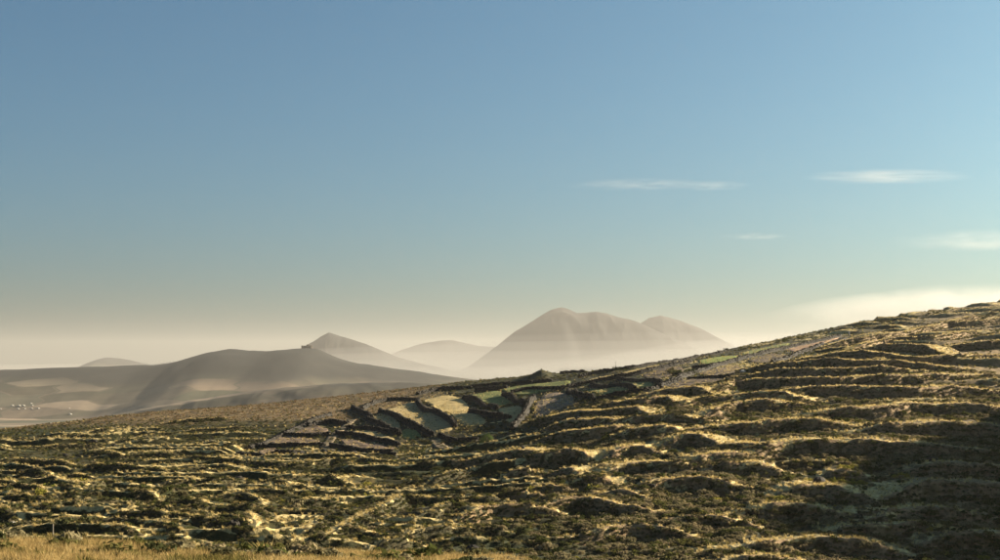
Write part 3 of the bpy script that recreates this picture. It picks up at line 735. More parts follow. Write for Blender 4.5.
WALLS = [  # height, label, pixels
    (1.5, 'dark diagonal stone wall between the tan stubble field and the golden field', [(417, 401), (436, 412), (455, 424.5)]),
    (1.4, 'dark diagonal stone wall on the lower edge of the tan stubble field', [(380, 411), (406, 421.5), (432, 435)]),
    (1.2, 'short diagonal stone wall above the small greenish plot', [(368, 419), (384, 426), (399, 433)]),
    (1.3, 'stone wall between the yellow green field and the golden field', [(464, 397), (480, 402), (497, 407.5)]),
    (1.5, 'short thick stone wall above the yellow green field', [(503, 394.5), (514, 399), (525, 404)]),
    (1.3, 'stone wall under the golden field ending near the ploughed plot', [(470, 411), (490, 415), (509, 417)]),
    (1.6, 'steep dark stone wall along the edge of the ploughed plot', [(534, 398), (527, 408), (519, 420), (512, 427)]),
    (1.1, 'long low wall along the heath above the central fields', [(362, 408), (376, 402), (392, 399), (418, 399.5)]),
    (1.0, 'low crest wall above the golden field', [(418, 394), (440, 389.5), (470, 387)]),
    (1.0, 'low crest wall above the flat green field', [(472, 386), (505, 383.5), (550, 380.5)]),
    (1.2, 'stone wall piece on the near edge of the flat green field', [(476, 390), (492, 388.5), (506, 387)]),
    (1.1, 'ragged stone wall in front of the flat green field', [(512, 392), (530, 388.5), (548, 388), (560, 388)]),
    (1.2, 'stone wall running under the golden crest strip', [(560, 389), (590, 382), (620, 376.5), (650, 370), (690, 361)]),
    (1.0, 'crest wall along the skyline above the golden strip', [(580, 376), (603, 371.5), (640, 366), (690, 357), (728, 350.5)]),
    (1.4, 'dark wall between the green plot and the grey brown plot', [(618, 378), (640, 381), (663, 384.5)]),
    (1.4, 'dark wall behind the green plot by the ploughed plot', [(591, 384.5), (612, 386.5), (635, 389.5)]),
    (1.5, 'dark wall beside the ploughed half circle', [(568, 391.5), (578, 394), (592, 397.5)]),
    (1.0, 'lower boundary wall where the crest fields meet the terraces', [(595, 399.5), (615, 395), (649, 390), (680, 380)]),
    (1.2, 'long diagonal wall climbing through the crest fields', [(660, 386.5), (678, 378.5), (705, 369), (737, 359.5), (786, 348), (840, 336)]),
    (1.0, 'low wall under the brown plot below the diagonal wall', [(690, 378.5), (710, 377.5), (732, 376.5)]),
    (1.0, 'wall below the bright green crop', [(694, 367.5), (716, 364.5), (737, 360)]),
    (1.0, 'wall under the pinkish bare field', [(772, 364), (797, 354), (818, 348), (846, 338.5)]),
    (1.3, 'dark wall above the lowest brown plot', [(252, 447), (292, 446.5), (323, 445.5)]),
    (1.4, 'dark wall below the lowest brown plot over the pale track', [(238, 455), (262, 457.5), (286, 458.5), (325, 456)]),
    (1.3, 'dark wall between the broad brown plot and the upper brown plot', [(286, 434.5), (306, 435.5), (328, 434)]),
    (1.3, 'dark wall above the upper brown plot', [(308, 425), (328, 422.5), (347, 423.5)]),
    (1.3, 'dark wall on top of the brown plot across the lane', [(337, 434), (357, 435.5), (380, 440), (398, 444.5)]),
    (1.3, 'dark wall at the foot of the brown plot across the lane', [(331, 445.5), (363, 451.5), (393, 454)]),
    (1.2, 'short wall above the thin stubble plot', [(348, 427.5), (373, 428.5), (396, 433)]),
    (1.4, 'short steep wall at the top of the pale lane', [(352, 407.5), (362, 412.5), (372, 418)]),
    (1.0, 'heath wall running down to the broad brown plot', [(250, 449), (280, 436), (305, 424), (330, 414)]),
    (1.2, 'dark curved wall above the pale curved track', [(440, 436), (455, 440), (475, 441)]),
    (0.8, 'ruined low wall beside the small mound on the crest', [(561, 372.5), (572, 371.5), (584, 372)]),
]
for i, (h, lab, px) in enumerate(WALLS):
    h = h * (0.5 if ('plot' in lab and 'brown' in lab) or 'track' in lab or 'stubble plot' in lab else 0.64)
    q = smooth_line([ray(a_, b_, 0.45 * h) for a_, b_ in px], 0.5)
    v, f = stone_wall(q, h, 0.7, 300 + i)
    root = bpy.data.objects.new('dry_stone_wall', None); COL.objects.link(root)
    c = v.mean(0); c[2] = v[:, 2].min(); root.location = c
    tag(root, lab, 'stone wall', 'dry stone walls round the fields')
    ch = link('stones', mesh_np('stones', v - c, f, M['stone']), root); ch['kind'] = 'stuff'

# ------------------------------------------------------------------ plants
def shrub_mesh(name, mat, seed, nl=170, lumps=8, leaf=0.085, flat=0.75):
    r = np.random.default_rng(seed)
    cen = np.stack([r.uniform(-0.34, 0.34, lumps), r.uniform(-0.34, 0.34, lumps), r.uniform(0.08, 0.42, lumps) * flat], 1); cen[0] = (0, 0, 0.32 * flat)
    k = r.integers(0, lumps, nl)
    d = r.normal(size=(nl, 3)); d /= np.linalg.norm(d, axis=1)[:, None]; d[:, 2] = np.abs(d[:, 2]) * 0.9 + 0.05 * r.normal(size=nl)
    p = cen[k] + d * (r.uniform(0.55, 1.0, nl) * r.uniform(0.17, 0.28, lumps)[k])[:, None]
    p[:, 2] = np.maximum(p[:, 2], 0.02)
    nrm = d + r.normal(size=(nl, 3)) * 0.5; nrm /= np.linalg.norm(nrm, axis=1)[:, None]
    t = np.cross(nrm, r.normal(size=(nl, 3))); t /= np.linalg.norm(t, axis=1)[:, None]; b = np.cross(nrm, t)
    s = leaf * r.uniform(0.6, 1.3, nl)[:, None]
    v = np.stack([p - t * s, p - b * s * 0.55, p + t * s, p + b * s * 0.55], 1).reshape(-1, 3)
    f = np.arange(nl * 4).reshape(-1, 4)
    # stems fanning out from the foot
    SVs, SFs, kk = [], [], len(v)
    for c_ in cen:
        e = c_; w_ = 0.012
        vv = np.array([(-w_, 0, -0.12), (w_, 0, -0.12), (e[0] + w_ * 0.5, e[1], e[2]), (e[0] - w_ * 0.5, e[1], e[2])]); SVs.append(vv); SFs.append(np.arange(4)[None] + kk); kk += 4
    return mesh_np(name, np.vstack([v] + SVs), np.vstack([f] + SFs), mat)

def tuft_mesh(name, mat, seed, nb=34, hgt=0.45, spread=0.30, wb=0.016):
    r = np.random.default_rng(seed); V = []; F = []; k = 0
    for i in range(nb):
        an = r.uniform(0, 6.283); r0 = spread * 0.5 * math.sqrt(r.uniform()); h = hgt * r.uniform(0.5, 1.15); lean = r.uniform(0.1, 0.75) * h
        o = np.array([math.cos(an) * r0, math.sin(an) * r0, -0.08]); an2 = an + r.normal() * 0.7
        dr = np.array([math.cos(an2), math.sin(an2), 0]); sd = np.array([-dr[1], dr[0], 0]) * wb * r.uniform(0.7, 1.4)
        m1 = o + dr * lean * 0.35 + (0, 0, h * 0.6); tip = o + dr * lean + (0, 0, h)
        V += [o - sd, o + sd, m1 + sd * 0.8, m1 - sd * 0.8, tip + sd * 0.25, tip - sd * 0.25]; F += [(k, k + 1, k + 2, k + 3), (k + 3, k + 2, k + 4, k + 5)]; k += 6
    return mesh_np(name, np.array(V), np.array(F), mat)

def scatter(name, label, pts, scl, src, seed, kind='stuff'):
    r = np.random.default_rng(seed); n = len(pts)
    me = bpy.data.meshes.new(name); me.vertices.add(n); me.vertices.foreach_set('co', np.asarray(pts, np.float32).ravel())
    at = me.attributes.new('scl', 'FLOAT', 'POINT'); at.data.foreach_set('value', np.asarray(scl, np.float32))
    rot = np.stack([r.normal(0, 0.12, n), r.normal(0, 0.12, n), r.uniform(0, 6.283, n)], 1).astype(np.float32)
    ar = me.attributes.new('rot', 'FLOAT_VECTOR', 'POINT'); ar.data.foreach_set('vector', rot.ravel())
    o = link(name, me)
    ng = bpy.data.node_groups.new(name + '_nodes', 'GeometryNodeTree')
    ng.interface.new_socket('Geometry', in_out='INPUT', socket_type='NodeSocketGeometry')
    ng.interface.new_socket('Geometry', in_out='OUTPUT', socket_type='NodeSocketGeometry')
    gi = ng.nodes.new('NodeGroupInput'); go = ng.nodes.new('NodeGroupOutput')
    ip = ng.nodes.new('GeometryNodeInstanceOnPoints'); oi = ng.nodes.new('GeometryNodeObjectInfo')
    oi.transform_space = 'ORIGINAL'; oi.inputs['Object'].default_value = src; oi.inputs['As Instance'].default_value = True
    a1 = ng.nodes.new('GeometryNodeInputNamedAttribute'); a1.data_type = 'FLOAT'; a1.inputs['Name'].default_value = 'scl'
    a2 = ng.nodes.new('GeometryNodeInputNamedAttribute'); a2.data_type = 'FLOAT_VECTOR'; a2.inputs['Name'].default_value = 'rot'
    L_ = ng.links.new
    L_(gi.outputs[0], ip.inputs['Points']); L_(oi.outputs['Geometry'], ip.inputs['Instance'])
    L_(a1.outputs[0], ip.inputs['Scale']); L_(a2.outputs[0], ip.inputs['Rotation']); L_(ip.outputs[0], go.inputs[0])
    md = o.modifiers.new('scatter', 'NODES'); md.node_group = ng
    tag(o, label, kind=kind)
    return o

# candidate places: the vertices of the hillside mesh, weighted by the area each stands for
dA = np.gradient(yr)[:, None] * (np.gradient(a)[None, :] * Wd[:, None])
infr = (np.abs(XX) < 0.38 * np.maximum(YY, 0) + 6)
XF, YF, ZF = XX.ravel(), YY.ravel(), Z.ravel(); LF, FF, HF, TF = LIP.ravel(), FM.ravel(), HE.ravel(), TOT.ravel()
def pick(n, wgt, seed):
    r = np.random.default_rng(seed); w_ = np.maximum(wgt.ravel(), 0); w_ = w_ / w_.sum()
    cdf = np.cumsum(w_); k = np.unique(np.searchsorted(cdf, r.uniform(size=n)).clip(0, len(w_) - 1)); r.shuffle(k); return k
slope_zone = ((YY > 95) & (YY < 470) & infr).astype(float)
visw = dA * slope_zone * (170.0 / np.maximum(YY, 60)) ** 1.2
dens = 0.4 + 1.2 * sst(-0.2, 0.5, fbm(XX, YY, 8, 2, 66))

SH = {}
for nm, mt, sd, lf in (('dark', 'shrub_dark', 1, 0.09), ('grey', 'shrub_grey', 4, 0.08), ('olive', 'shrub_olive', 2, 0.085), ('yellow', 'shrub_yellow', 3, 0.075)):
    SH[nm] = [shrub_mesh('shrub', M[mt], sd * 10 + v, 170 if nm != 'yellow' else 130, 8, lf) for v in range(3)]

count = 0; first = {}
def one_shrub(kind, x, y, z, s, label, group, name='shrub', cat='shrub'):
    global count
    o = link(name, SH[kind][count % 3]); count += 1
    o.location = (x, y, z - 0.03 * s); o.rotation_euler = (0, 0, random.uniform(0, 6.28)); o.scale = (s * random.uniform(0.85, 1.2), s * random.uniform(0.85, 1.2), s * random.uniform(0.75, 1.1))
    tag(o, label, cat, group); first.setdefault((kind, (count - 1) % 3), o); return o

# the largest shrubs one by one
k = pick(900, dA * dens * (1 - LIP) * (1 - FM) * ((YY > 104) & (YY < 150) & infr & (AA > -0.95) & (AA < 0.99)), 5)[:170]
for j in k:
    kind = random.choices(['dark', 'olive', 'yellow', 'grey'], [0.35, 0.3, 0.1, 0.25])[0]
    shade = XF[j] > (YF[j] - 118) * 0.83 + 5
    lab = {'dark': 'dark green', 'olive': 'olive green', 'yellow': 'yellow green', 'grey': 'grey brown'}[kind] + ' low shrub ' + ('on the brown terraced lower slope' if shade else 'on the olive lower hillside')
    one_shrub(kind, XF[j], YF[j], ZF[j], random.uniform(0.9, 1.7), lab, lab.replace('shrub', 'shrubs'))
# bright yellow-flowered clumps catching the sun on the shaded slope
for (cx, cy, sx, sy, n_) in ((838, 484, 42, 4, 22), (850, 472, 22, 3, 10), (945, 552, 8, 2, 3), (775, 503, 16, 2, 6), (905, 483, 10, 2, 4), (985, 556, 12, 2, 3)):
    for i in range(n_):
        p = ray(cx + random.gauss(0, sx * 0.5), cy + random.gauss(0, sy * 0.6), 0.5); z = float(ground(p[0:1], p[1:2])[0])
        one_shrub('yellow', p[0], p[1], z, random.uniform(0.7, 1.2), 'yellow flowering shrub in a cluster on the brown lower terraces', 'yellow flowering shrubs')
# bushes along the crest
for i in range(70):
    px = random.uniform(722, 1005); sk = np.interp(px, [720, 750, 790, 850, 910, 955, 1000], [351, 347, 337.5, 327, 318, 310.5, 306])
    p = ray(px, sk + random.uniform(0.5, 3.5), 0.0); z = float(ground(p[0:1], p[1:2])[0])
    one_shrub(random.choice(['dark', 'olive', 'olive']), p[0], p[1], z, random.uniform(0.8, 1.7), 'low rounded bush in the hedge along the skyline crest', 'bushes along the skyline crest')
for i in range(12):
    p = ray(random.uniform(668, 694), random.uniform(371, 374.5), 0.3); z = float(ground(p[0:1], p[1:2])[0])
    one_shrub('dark', p[0], p[1], z, random.uniform(1.6, 2.4), 'dark bush in the clump beside the bright green crop', 'clump of dark bushes by the crop')

# the single round bush in the gully
p = ray(487, 444, 0.0); gz = float(ground(p[0:1], p[1:2])[0])
rb = bpy.data.objects.new('round_bush', None); COL.objects.link(rb); rb.location = (p[0], p[1], gz)
tag(rb, 'single round pale green bush alone in the gully below the fields', 'bush')
r_ = np.random.default_rng(77); nl = 1500; d = r_.normal(size=(nl, 3)); d /= np.linalg.norm(d, axis=1)[:, None]; d[:, 2] = np.abs(d[:, 2])
pp = d * (r_.uniform(0.75, 1.0, nl) * (1 + 0.12 * np.sin(d[:, 0] * 7) * np.cos(d[:, 1] * 6)))[:, None] * (1.15, 1.15, 1.35) + (0, 0, 0.05)
tt = np.cross(d + r_.normal(size=(nl, 3)) * 0.5, r_.normal(size=(nl, 3))); tt /= np.linalg.norm(tt, axis=1)[:, None]; bb = np.cross(d, tt)
vv = np.stack([pp - tt * 0.07, pp - bb * 0.05, pp + tt * 0.07, pp + bb * 0.05], 1).reshape(-1, 3)
link('foliage', mesh_np('foliage', vv, np.arange(nl * 4).reshape(-1, 4), M['bush_green']), rb)
cyl('stem', 0.09, -0.2, 0.9, M['wood'], rb, 0, 0, 7, 0.05)

# agaves standing on the crest
def agave(px, py, h, label):
    p = ray(px, py, 0.0); z = float(ground(p[0:1], p[1:2])[0])
    root = bpy.data.objects.new('agave', None); COL.objects.link(root); root.location = (p[0], p[1], z)
    tag(root, label, 'agave', 'agaves on the crest')
    r = np.random.default_rng(int(px * 10)); V = []; F = []; k = 0
    for i in range(16):
        an = i * 2.4 + r.normal() * 0.1; up = r.uniform(0.35, 1.0); ln = h * r.uniform(0.75, 1.05)
        dr = np.array([math.cos(an) * (1.05 - up * 0.6), math.sin(an) * (1.05 - up * 0.6), up]); dr /= np.linalg.norm(dr); sd = np.array([-math.sin(an), math.cos(an), 0]) * h * 0.075
        o0 = np.zeros(3) - (0, 0, 0.1); m1 = dr * ln * 0.45; tip = dr * ln + (0, 0, -0.05 * ln)
        nn = np.cross(dr, sd); nn /= np.linalg.norm(nn); nn *= h * 0.03
        V += [o0 - sd * 0.7, o0 + sd * 0.7, m1 + sd, m1 - sd, tip, m1 - nn]; F += [(k, k + 1, k + 2, k + 3), (k + 3, k + 2, k + 4, k + 4), (k, k + 3, k + 5, k + 5), (k + 1, k + 5, k + 2, k + 2)]; k += 6
    me = bpy.data.meshes.new('rosette'); me.from_pydata([tuple(q) for q in V], [], [f_ if f_[2] != f_[3] else f_[:3] for f_ in F]); me.materials.append(M['agave'])
    link('rosette', me, root)
    return root
ag = agave(615, 371.5, 1.5, 'broad spiky agave on the crest wall beside the golden strip'); cyl('flower_stalk', 0.05, 0, 2.0, M['agave'], ag, 0.1, 0, 6, 0.03)
agave(619.5, 371, 1.3, 'smaller spiky agave next to the broad one on the crest')
agave(584, 373, 0.9, 'little agave at the end of the ruined wall on the crest')

# stake at the edge of the grassy shoulder
sx_, sy_ = (53 - 500) / FPX * 37.6, 37.6; sz_ = float(ground(np.array([sx_]), np.array([sy_]))[0])
stk = bpy.data.objects.new('wooden_stake', None); COL.objects.link(stk); stk.location = (sx_, sy_, sz_)
tag(stk, 'thin weathered wooden stake at the edge of the dry grass', 'stake')
cyl('shaft', 0.017, -0.15, 0.50, M['wood'], stk, 0, 0, 8, 0.013); cyl('top', 0.02, 0.50, 0.535, M['wood'], stk, 0, 0, 8, 0.012)
# white marker post at the end of the pinkish field
p = ray(849, 336, 0.0); z = float(ground(p[0:1], p[1:2])[0])
po = bpy.data.objects.new('marker_post', None); COL.objects.link(po); po.location = (p[0], p[1], z)
tag(po, 'pale marker post at the end of the pinkish field', 'post')
cyl('shaft', 0.14, -0.2, 0.95, M['pale_stone'], po, 0, 0, 8); cyl('cap', 0.17, 0.95, 1.1, M['pale_stone'], po, 0, 0, 8, 0.1)

# loose boulders
def boulder_mesh(seed):
    r = np.random.default_rng(seed); n, mth = 9, 6; V = [(0, 0, 0.62)]
    for i in range(1, mth):
        ph = math.pi * i / mth
        for j_ in range(n):
            th = 2 * math.pi * j_ / n; rr = 0.5 * r.uniform(0.8, 1.15); V.append((rr * math.sin(ph) * math.cos(th) * 1.15, rr * math.sin(ph) * math.sin(th), 0.18 + rr * math.cos(ph) * 0.85))
    V.append((0, 0, -0.3)); F = [(0, 1 + j_, 1 + (j_ + 1) % n) for j_ in range(n)]
    for i in range(mth - 2):
        for j_ in range(n): A_ = 1 + i * n; F.append((A_ + j_, A_ + n + j_, A_ + n + (j_ + 1) % n, A_ + (j_ + 1) % n))
    A_ = 1 + (mth - 2) * n; F += [(A_ + j_, len(V) - 1, A_ + (j_ + 1) % n) for j_ in range(n)]
    me = bpy.data.meshes.new('boulder'); me.from_pydata(V, [], F); return me
BMs = [boulder_mesh(i) for i in range(3)]; BMd = [boulder_mesh(i + 9) for i in range(3)]
for b_ in BMs: b_.materials.append(M['pale_stone'])
for b_ in BMd: b_.materials.append(M['stone'])
for i, (px, py, s, lab) in enumerate([(13, 528, 0.5, 'pale boulder at the foot of the hillside by the dry grass'), (705, 377.6, 0.8, 'white stone on the low wall under the brown plot'), (743, 373, 1.0, 'white stone at the foot of the crest fields'), (648, 403, 0.6, 'pale stone on a golden terrace lip')]):
    p = ray(px, py, 0.2); z = float(ground(p[0:1], p[1:2])[0]); o = link('boulder', BMs[i % 3], None, (p[0], p[1], z)); o.scale = (s, s, s * 0.9); tag(o, lab, 'boulder')
k = pick(200, dA * (1 - FM) * ((YY > 104) & (YY < 220) & infr & (AA > -0.95) & (AA < 0.98)), 15)[:46]
for i, j in enumerate(k):
    o = link('boulder', BMd[i % 3], None, (XF[j], YF[j], ZF[j] - 0.05)); s = random.uniform(0.5, 1.1); o.scale = (s * random.uniform(0.8, 1.3), s, s * random.uniform(0.6, 1)); o.rotation_euler = (0, 0, random.uniform(0, 6.28))
    tag(o, 'dark lava boulder lying on the scrubby hillside', 'boulder', 'dark lava boulders')

# the rest of the shrubs, too many to count
for q_, (kind, v, n_, smin, smax) in enumerate((('dark', 0, 7500, 0.3, 0.85), ('dark', 1, 6500, 0.3, 0.75), ('olive', 0, 4200, 0.3, 0.8), ('olive', 1, 3800, 0.25, 0.7), ('yellow', 2, 2200, 0.25, 0.6), ('grey', 0, 5200, 0.4, 1.15), ('olive', 2, 2600, 0.5, 1.2))):
    wgt = visw * dens * np.clip(1 - 1.15 * LIP, 0, 1) ** 2 * (1 - FM) * (1 - 0.55 * HE)
    if kind == 'grey' or q_ == 6: wgt = wgt * sst(-5, 20, XX) * (1 - sst(170, 230, YY))
    if kind == 'dark': wgt = wgt * (1.5 - 1.2 * sst(0, 30, XX))
    k = pick(n_, wgt, 200 + q_); r = np.random.default_rng(q_)
    src = first[(kind, v)]
    scatter('scrub', f"{ {'dark': 'dark', 'olive': 'olive', 'yellow': 'yellow green', 'grey': 'grey brown'}[kind] } scrub scattered thickly over the whole hillside", np.stack([XF[k], YF[k], ZF[k] - 0.03], 1), r.uniform(smin, smax, len(k)) * (1 - 0.35 * HF[k]), src, q_)

BV = np.vstack(BANKV); r = np.random.default_rng(404); r.shuffle(BV)
for q_, (kind, v_, lo, hi) in enumerate((('dark', 2, 0.25, 0.65), ('olive', 2, 0.25, 0.65), ('grey', 1, 0.25, 0.65))):
    pts = BV[q_ * 6500:(q_ + 1) * 6500]
    scatter('bank_scrub', ('dark', 'olive', 'brown')[q_] + ' scrub growing on the faces of the terrace banks', pts - (0, 0, 0.05), r.uniform(lo, hi, len(pts)), first[(kind, v_)], 60 + q_)

# grass: source tufts stand in the grass themselves
def tuft_src(nm, mat, seed, h, x, y, lab, **kw):
    o = link(nm, tuft_mesh(nm, M[mat], seed, hgt=h, **kw)); o.location = (x, y, float(ground(np.array([x]), np.array([y]))[0]))
    return tag(o, lab, 'grass tuft')
t_gold = tuft_src('grass_tuft', 'dry_grass', 3, 0.5, -6.0, 35.0, 'dry golden grass tuft in the near grass, slightly taller')
t_green = tuft_src('grass_tuft', 'green_grass', 4, 0.42, -9.0, 34.0, 'olive green grass tuft in the near grass')
t_brown = tuft_src('grass_tuft', 'brown_grass', 14, 0.36, -11.0, 35.5, 'brown withered grass tuft in the near grass')
t_fine = tuft_src('grass_tuft', 'near_grass', 8, 0.26, -3.0, 34.2, 'short fine golden grass tuft in the near grass', nb=60, spread=0.5, wb=0.006)
k = pick(26000, dA * slope_zone * (LIP ** 1.3 + 0.02 * tread) * (1 - FM) * (1 - 0.7 * brown_dim_low), 301); r = np.random.default_rng(31)
scatter('dry_grass', 'golden dry grass along the terrace lips of the hillside', np.stack([XF[k], YF[k], ZF[k]], 1), r.uniform(0.25, 0.65, len(k)), t_gold, 41)
k = pick(9000, visw * (0.3 + tread) * (1 - FM), 302)
scatter('green_grass', 'olive grass between the shrubs of the hillside', np.stack([XF[k], YF[k], ZF[k]], 1), r.uniform(0.3, 0.8, len(k)), t_green, 42)
k = pick(9000, dA * HE * slope_zone, 303)
scatter('heath', 'brown heath tufts on the upper hillside', np.stack([XF[k], YF[k], ZF[k]], 1), r.uniform(0.5, 1.2, len(k)), t_brown, 43)
FK = np.nonzero((FF > 0.5) & (infr.ravel()))[0]; r.shuffle(FK); FK = FK[:4000]
scatter('field_weeds', 'short pale weeds growing in the walled fields', np.stack([XF[FK], YF[FK], ZF[FK] + 0.12], 1), r.uniform(0.15, 0.55, len(FK)), t_gold, 47)
FK = np.nonzero((FF > 0.5) & (infr.ravel()))[0]; r.shuffle(FK); FK = FK[:3500]
scatter('field_weeds', 'short green weeds growing in the walled fields', np.stack([XF[FK], YF[FK], ZF[FK] + 0.12], 1), r.uniform(0.15, 0.5, len(FK)), t_green, 48)
# near grass on the shoulder
nz = ((YY > 27) & (YY < 41) & (np.abs(XX) < 20)).astype(float)
clump = sst(-0.25, 0.25, fbm(XX, YY, 1.5, 3, 12))
k = pick(24000, dA * nz * (0.04 + clump), 311)
jit = np.stack([r.uniform(-0.08, 0.08, len(k)), r.uniform(-0.08, 0.08, len(k)), np.zeros(len(k))], 1)
scatter('near_grass', 'dry golden grass covering the near shoulder', np.stack([XF[k], YF[k], ZF[k]], 1) + jit, r.uniform(0.4, 0.9, len(k)) * (0.6 + 0.7 * clump.ravel()[k]), t_fine, 44)
k = pick(5000, dA * nz * (1.05 - clump), 312)
scatter('near_green', 'olive grass mixed into the near shoulder', np.stack([XF[k], YF[k], ZF[k]], 1), r.uniform(0.3, 0.7, len(k)), t_green, 45)
k = pick(600, dA * nz * (1.02 - clump) * ((YY > 31) & (YY < 36.3) & (XX > -14) & (XX < 0.5)), 313)[:100]
for j in k:
    one_shrub(random.choice(['dark', 'olive', 'grey']), XF[j], YF[j], ZF[j], random.uniform(0.45, 1.05), 'small olive brown shrub in the golden near grass', 'small shrubs in the near grass')

# ------------------------------------------------------------------ clouds, mist, haze
def m_volume(name, color, density, aniso):
    m = bpy.data.materials.new(name); m.use_nodes = True; nt = m.node_tree; nt.nodes.clear()
    out = N(nt, 'ShaderNodeOutputMaterial'); v = N(nt, 'ShaderNodeVolumePrincipled')
    v.inputs['Color'].default_value = (*color, 1); v.inputs['Density'].default_value = density; v.inputs['Anisotropy'].default_value = aniso
    nt.links.new(v.outputs[0], out.inputs['Volume']); return m

def lens(name, px, py, Y, wpx, hpx, dep, mat, seed, rough=0.35, tilt=0.0, nu=72, nv=28):
    """a flattened, lumpy closed body in the air"""
    cx, cz = (px - 500) / FPX * Y, -(py - HOR) / FPX * Y; rx = wpx / FPX * Y / 2; rz = hpx / FPX * Y / 2
    u = np.linspace(0, 2 * math.pi, nu, endpoint=False); v = np.linspace(0.02, math.pi - 0.02, nv)
    U, Vv = np.meshgrid(u, v); x = np.sin(Vv) * np.cos(U); y = np.sin(Vv) * np.sin(U); z = np.cos(Vv)
    lump = 1 + rough * fbm(x * 3.5 + seed, y * 2 + z * 2.0, 1.0, 3, seed)
    X = cx + x * rx * (0.85 + 0.15 * lump); Yv = Y + y * dep; Zv = cz + z * rz * lump + x * rx * tilt
    vs = np.stack([X.ravel(), Yv.ravel(), Zv.ravel()], 1); idx = np.arange(nu * nv).reshape(nv, nu); nx_ = np.roll(idx, -1, 1)
    f = np.stack([idx[:-1], idx[1:], nx_[1:], nx_[:-1]], -1).reshape(-1, 4)
    f = np.vstack([f, np.array([(idx[0, i], idx[0, (i + 1) % nu], idx[0, (i + 2) % nu], idx[0, (i + 2) % nu]) for i in range(0)]).reshape(-1, 4)]).astype(int)
    me = mesh_np(name, vs, f, mat, True)
    import bmesh
    bm = bmesh.new(); bm.from_mesh(me); bmesh.ops.holes_fill(bm, edges=[e for e in bm.edges if e.is_boundary], sides=0); bmesh.ops.recalc_face_normals(bm, faces=bm.faces); bm.to_mesh(me); bm.free()
    return link(name, me)
def m_cloud(name, density, seed, streak=(2.2, 2.0, 1.0), lo=0.38, hi=0.72, power=1.4):
    m = bpy.data.materials.new(name); m.use_nodes = True; nt = m.node_tree; nt.nodes.clear()
    out = N(nt, 'ShaderNodeOutputMaterial'); v = N(nt, 'ShaderNodeVolumePrincipled'); v.inputs['Anisotropy'].default_value = 0.35
    tc = N(nt, 'ShaderNodeTexCoord'); mp = N(nt, 'ShaderNodeMapping'); mp.inputs['Location'].default_value = (-1, -1, -1); mp.inputs['Scale'].default_value = (2, 2, 2)
    nt.links.new(tc.outputs['Generated'], mp.inputs[0])
    ln = N(nt, 'ShaderNodeVectorMath', operation='LENGTH'); nt.links.new(mp.outputs[0], ln.inputs[0])
    fo = N(nt, 'ShaderNodeMapRange', interpolation_type='SMOOTHSTEP'); fo.inputs[1].default_value = 1.0; fo.inputs[2].default_value = 0.1; nt.links.new(ln.outputs['Value'], fo.inputs[0])
    m2 = N(nt, 'ShaderNodeMapping'); m2.inputs['Scale'].default_value = streak; m2.inputs['Location'].default_value = (seed * 3.7, seed, 0); nt.links.new(mp.outputs[0], m2.inputs[0])
    n = N(nt, 'ShaderNodeTexNoise'); n.inputs['Scale'].default_value = 1.0; n.inputs['Detail'].default_value = 5; n.inputs['Roughness'].default_value = 0.6; nt.links.new(m2.outputs[0], n.inputs['Vector'])
    r = N(nt, 'ShaderNodeMapRange', interpolation_type='SMOOTHSTEP'); r.inputs[1].default_value = lo; r.inputs[2].default_value = hi; nt.links.new(n.outputs[0], r.inputs[0])
    a_ = N(nt, 'ShaderNodeMath', operation='MULTIPLY'); nt.links.new(fo.outputs[0], a_.inputs[0]); nt.links.new(r.outputs[0], a_.inputs[1])
    b_ = N(nt, 'ShaderNodeMath', operation='MULTIPLY'); nt.links.new(a_.outputs[0], b_.inputs[0]); b_.inputs[1].default_value = density
    nt.links.new(b_.outputs[0], v.inputs['Density']); nt.links.new(v.outputs[0], out.inputs['Volume'])
    return m
YC = 24000
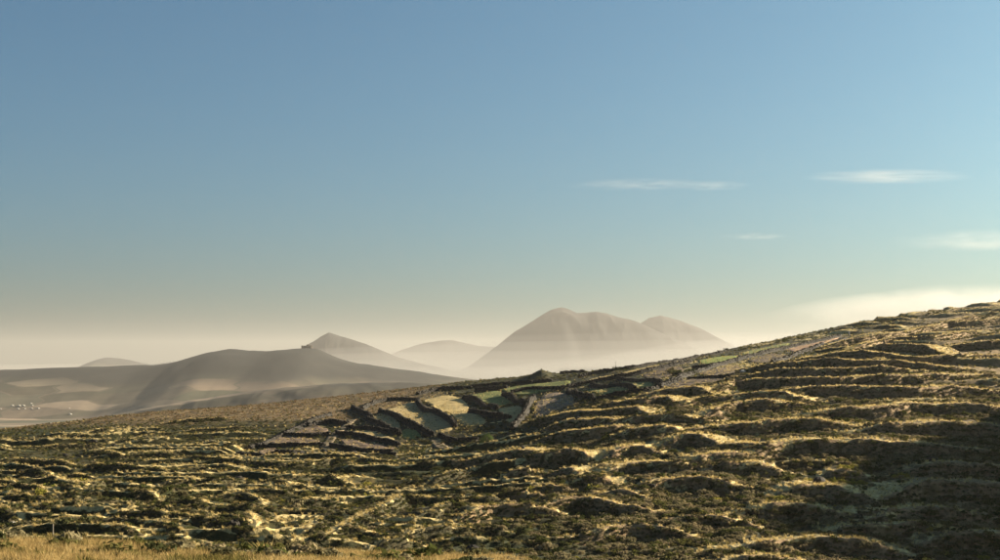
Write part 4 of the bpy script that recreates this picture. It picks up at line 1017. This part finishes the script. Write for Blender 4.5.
def cloud(px, py, w, h, dep, dens, seed, label, streak=(2.2, 2.0, 1.0), lo=0.38, hi=0.72, tilt=0.0):
    tag(lens('cloud', px, py, YC, w, h, dep, m_cloud('cloud_vapour', dens, seed, streak, lo, hi), seed, 0.15, tilt), label, 'cloud')
cloud(888, 176.5, 190, 15, 700, 0.0009, 1, 'bright lens-shaped cloud high over the hillside', (2.2, 1.6, 2.6), 0.3, 0.7, -0.004)
cloud(640, 184.5, 170, 12, 700, 0.0006, 2, 'faint thin streak of cloud beside the lens-shaped cloud', (3.0, 1.8, 2.2), 0.38, 0.7, 0.004)
cloud(712, 186, 90, 9, 600, 0.0007, 12, 'small faint cloud wisp ending the thin streak')
cloud(985, 241, 210, 26, 1000, 0.0007, 3, 'pale flat cloud veil above the low cloud bank')
cloud(755, 236.5, 90, 8, 500, 0.0006, 4, 'tiny faint cloud wisp above the crest fields')
cloud(985, 315, 480, 64, 1500, 0.0017, 6, 'low bright cloud bank lying behind the hillside crest', (4.5, 3, 1.8), 0.34, 0.56, 0.05)

layers = [(6600, 2600, 55, 1350, 600, 3.2e-4), (6500, 2500, 92, 1250, 620, 2.0e-4), (6450, 2400, 130, 1150, 640, 2.0e-4), (6400, 2300, 170, 1080, 660, 1.5e-4), (6300, 2100, 212, 980, 700, 0.9e-4),
          (5600, 1900, 105, 1100, 940, 2.0e-4), (5500, 1800, 155, 980, 960, 1.5e-4), (5400, 1700, 205, 880, 985, 2.4e-4), (11500, 5000, 60, 1700, 560, 2.4e-4)]
for i, (cy, dep, rz, wd, cx, dn) in enumerate(layers):
    mo = lens('mist', cx, HOR + 82 / cy * FPX, cy, wd, 2 * rz / cy * FPX, dep, m_volume('mist_air', (0.375, 0.37, 0.36), dn, 0.3), 8 + i, 0.06, 0.0)
    tag(mo, 'pale mist lying round the feet of the far mountains', kind='stuff')

hz = m_volume('haze_air', (0.47, 0.455, 0.435), HAZE_DENSITY, 0.3)
v, f = box_arr(0, 0, (HAZE_TOP + PLAIN_Z - 60) / 2, 40000, 40000, HAZE_TOP - PLAIN_Z + 60)
tag(link('haze', mesh_np('haze', v, f, hz)), 'pale haze filling the air over the plain', kind='stuff')
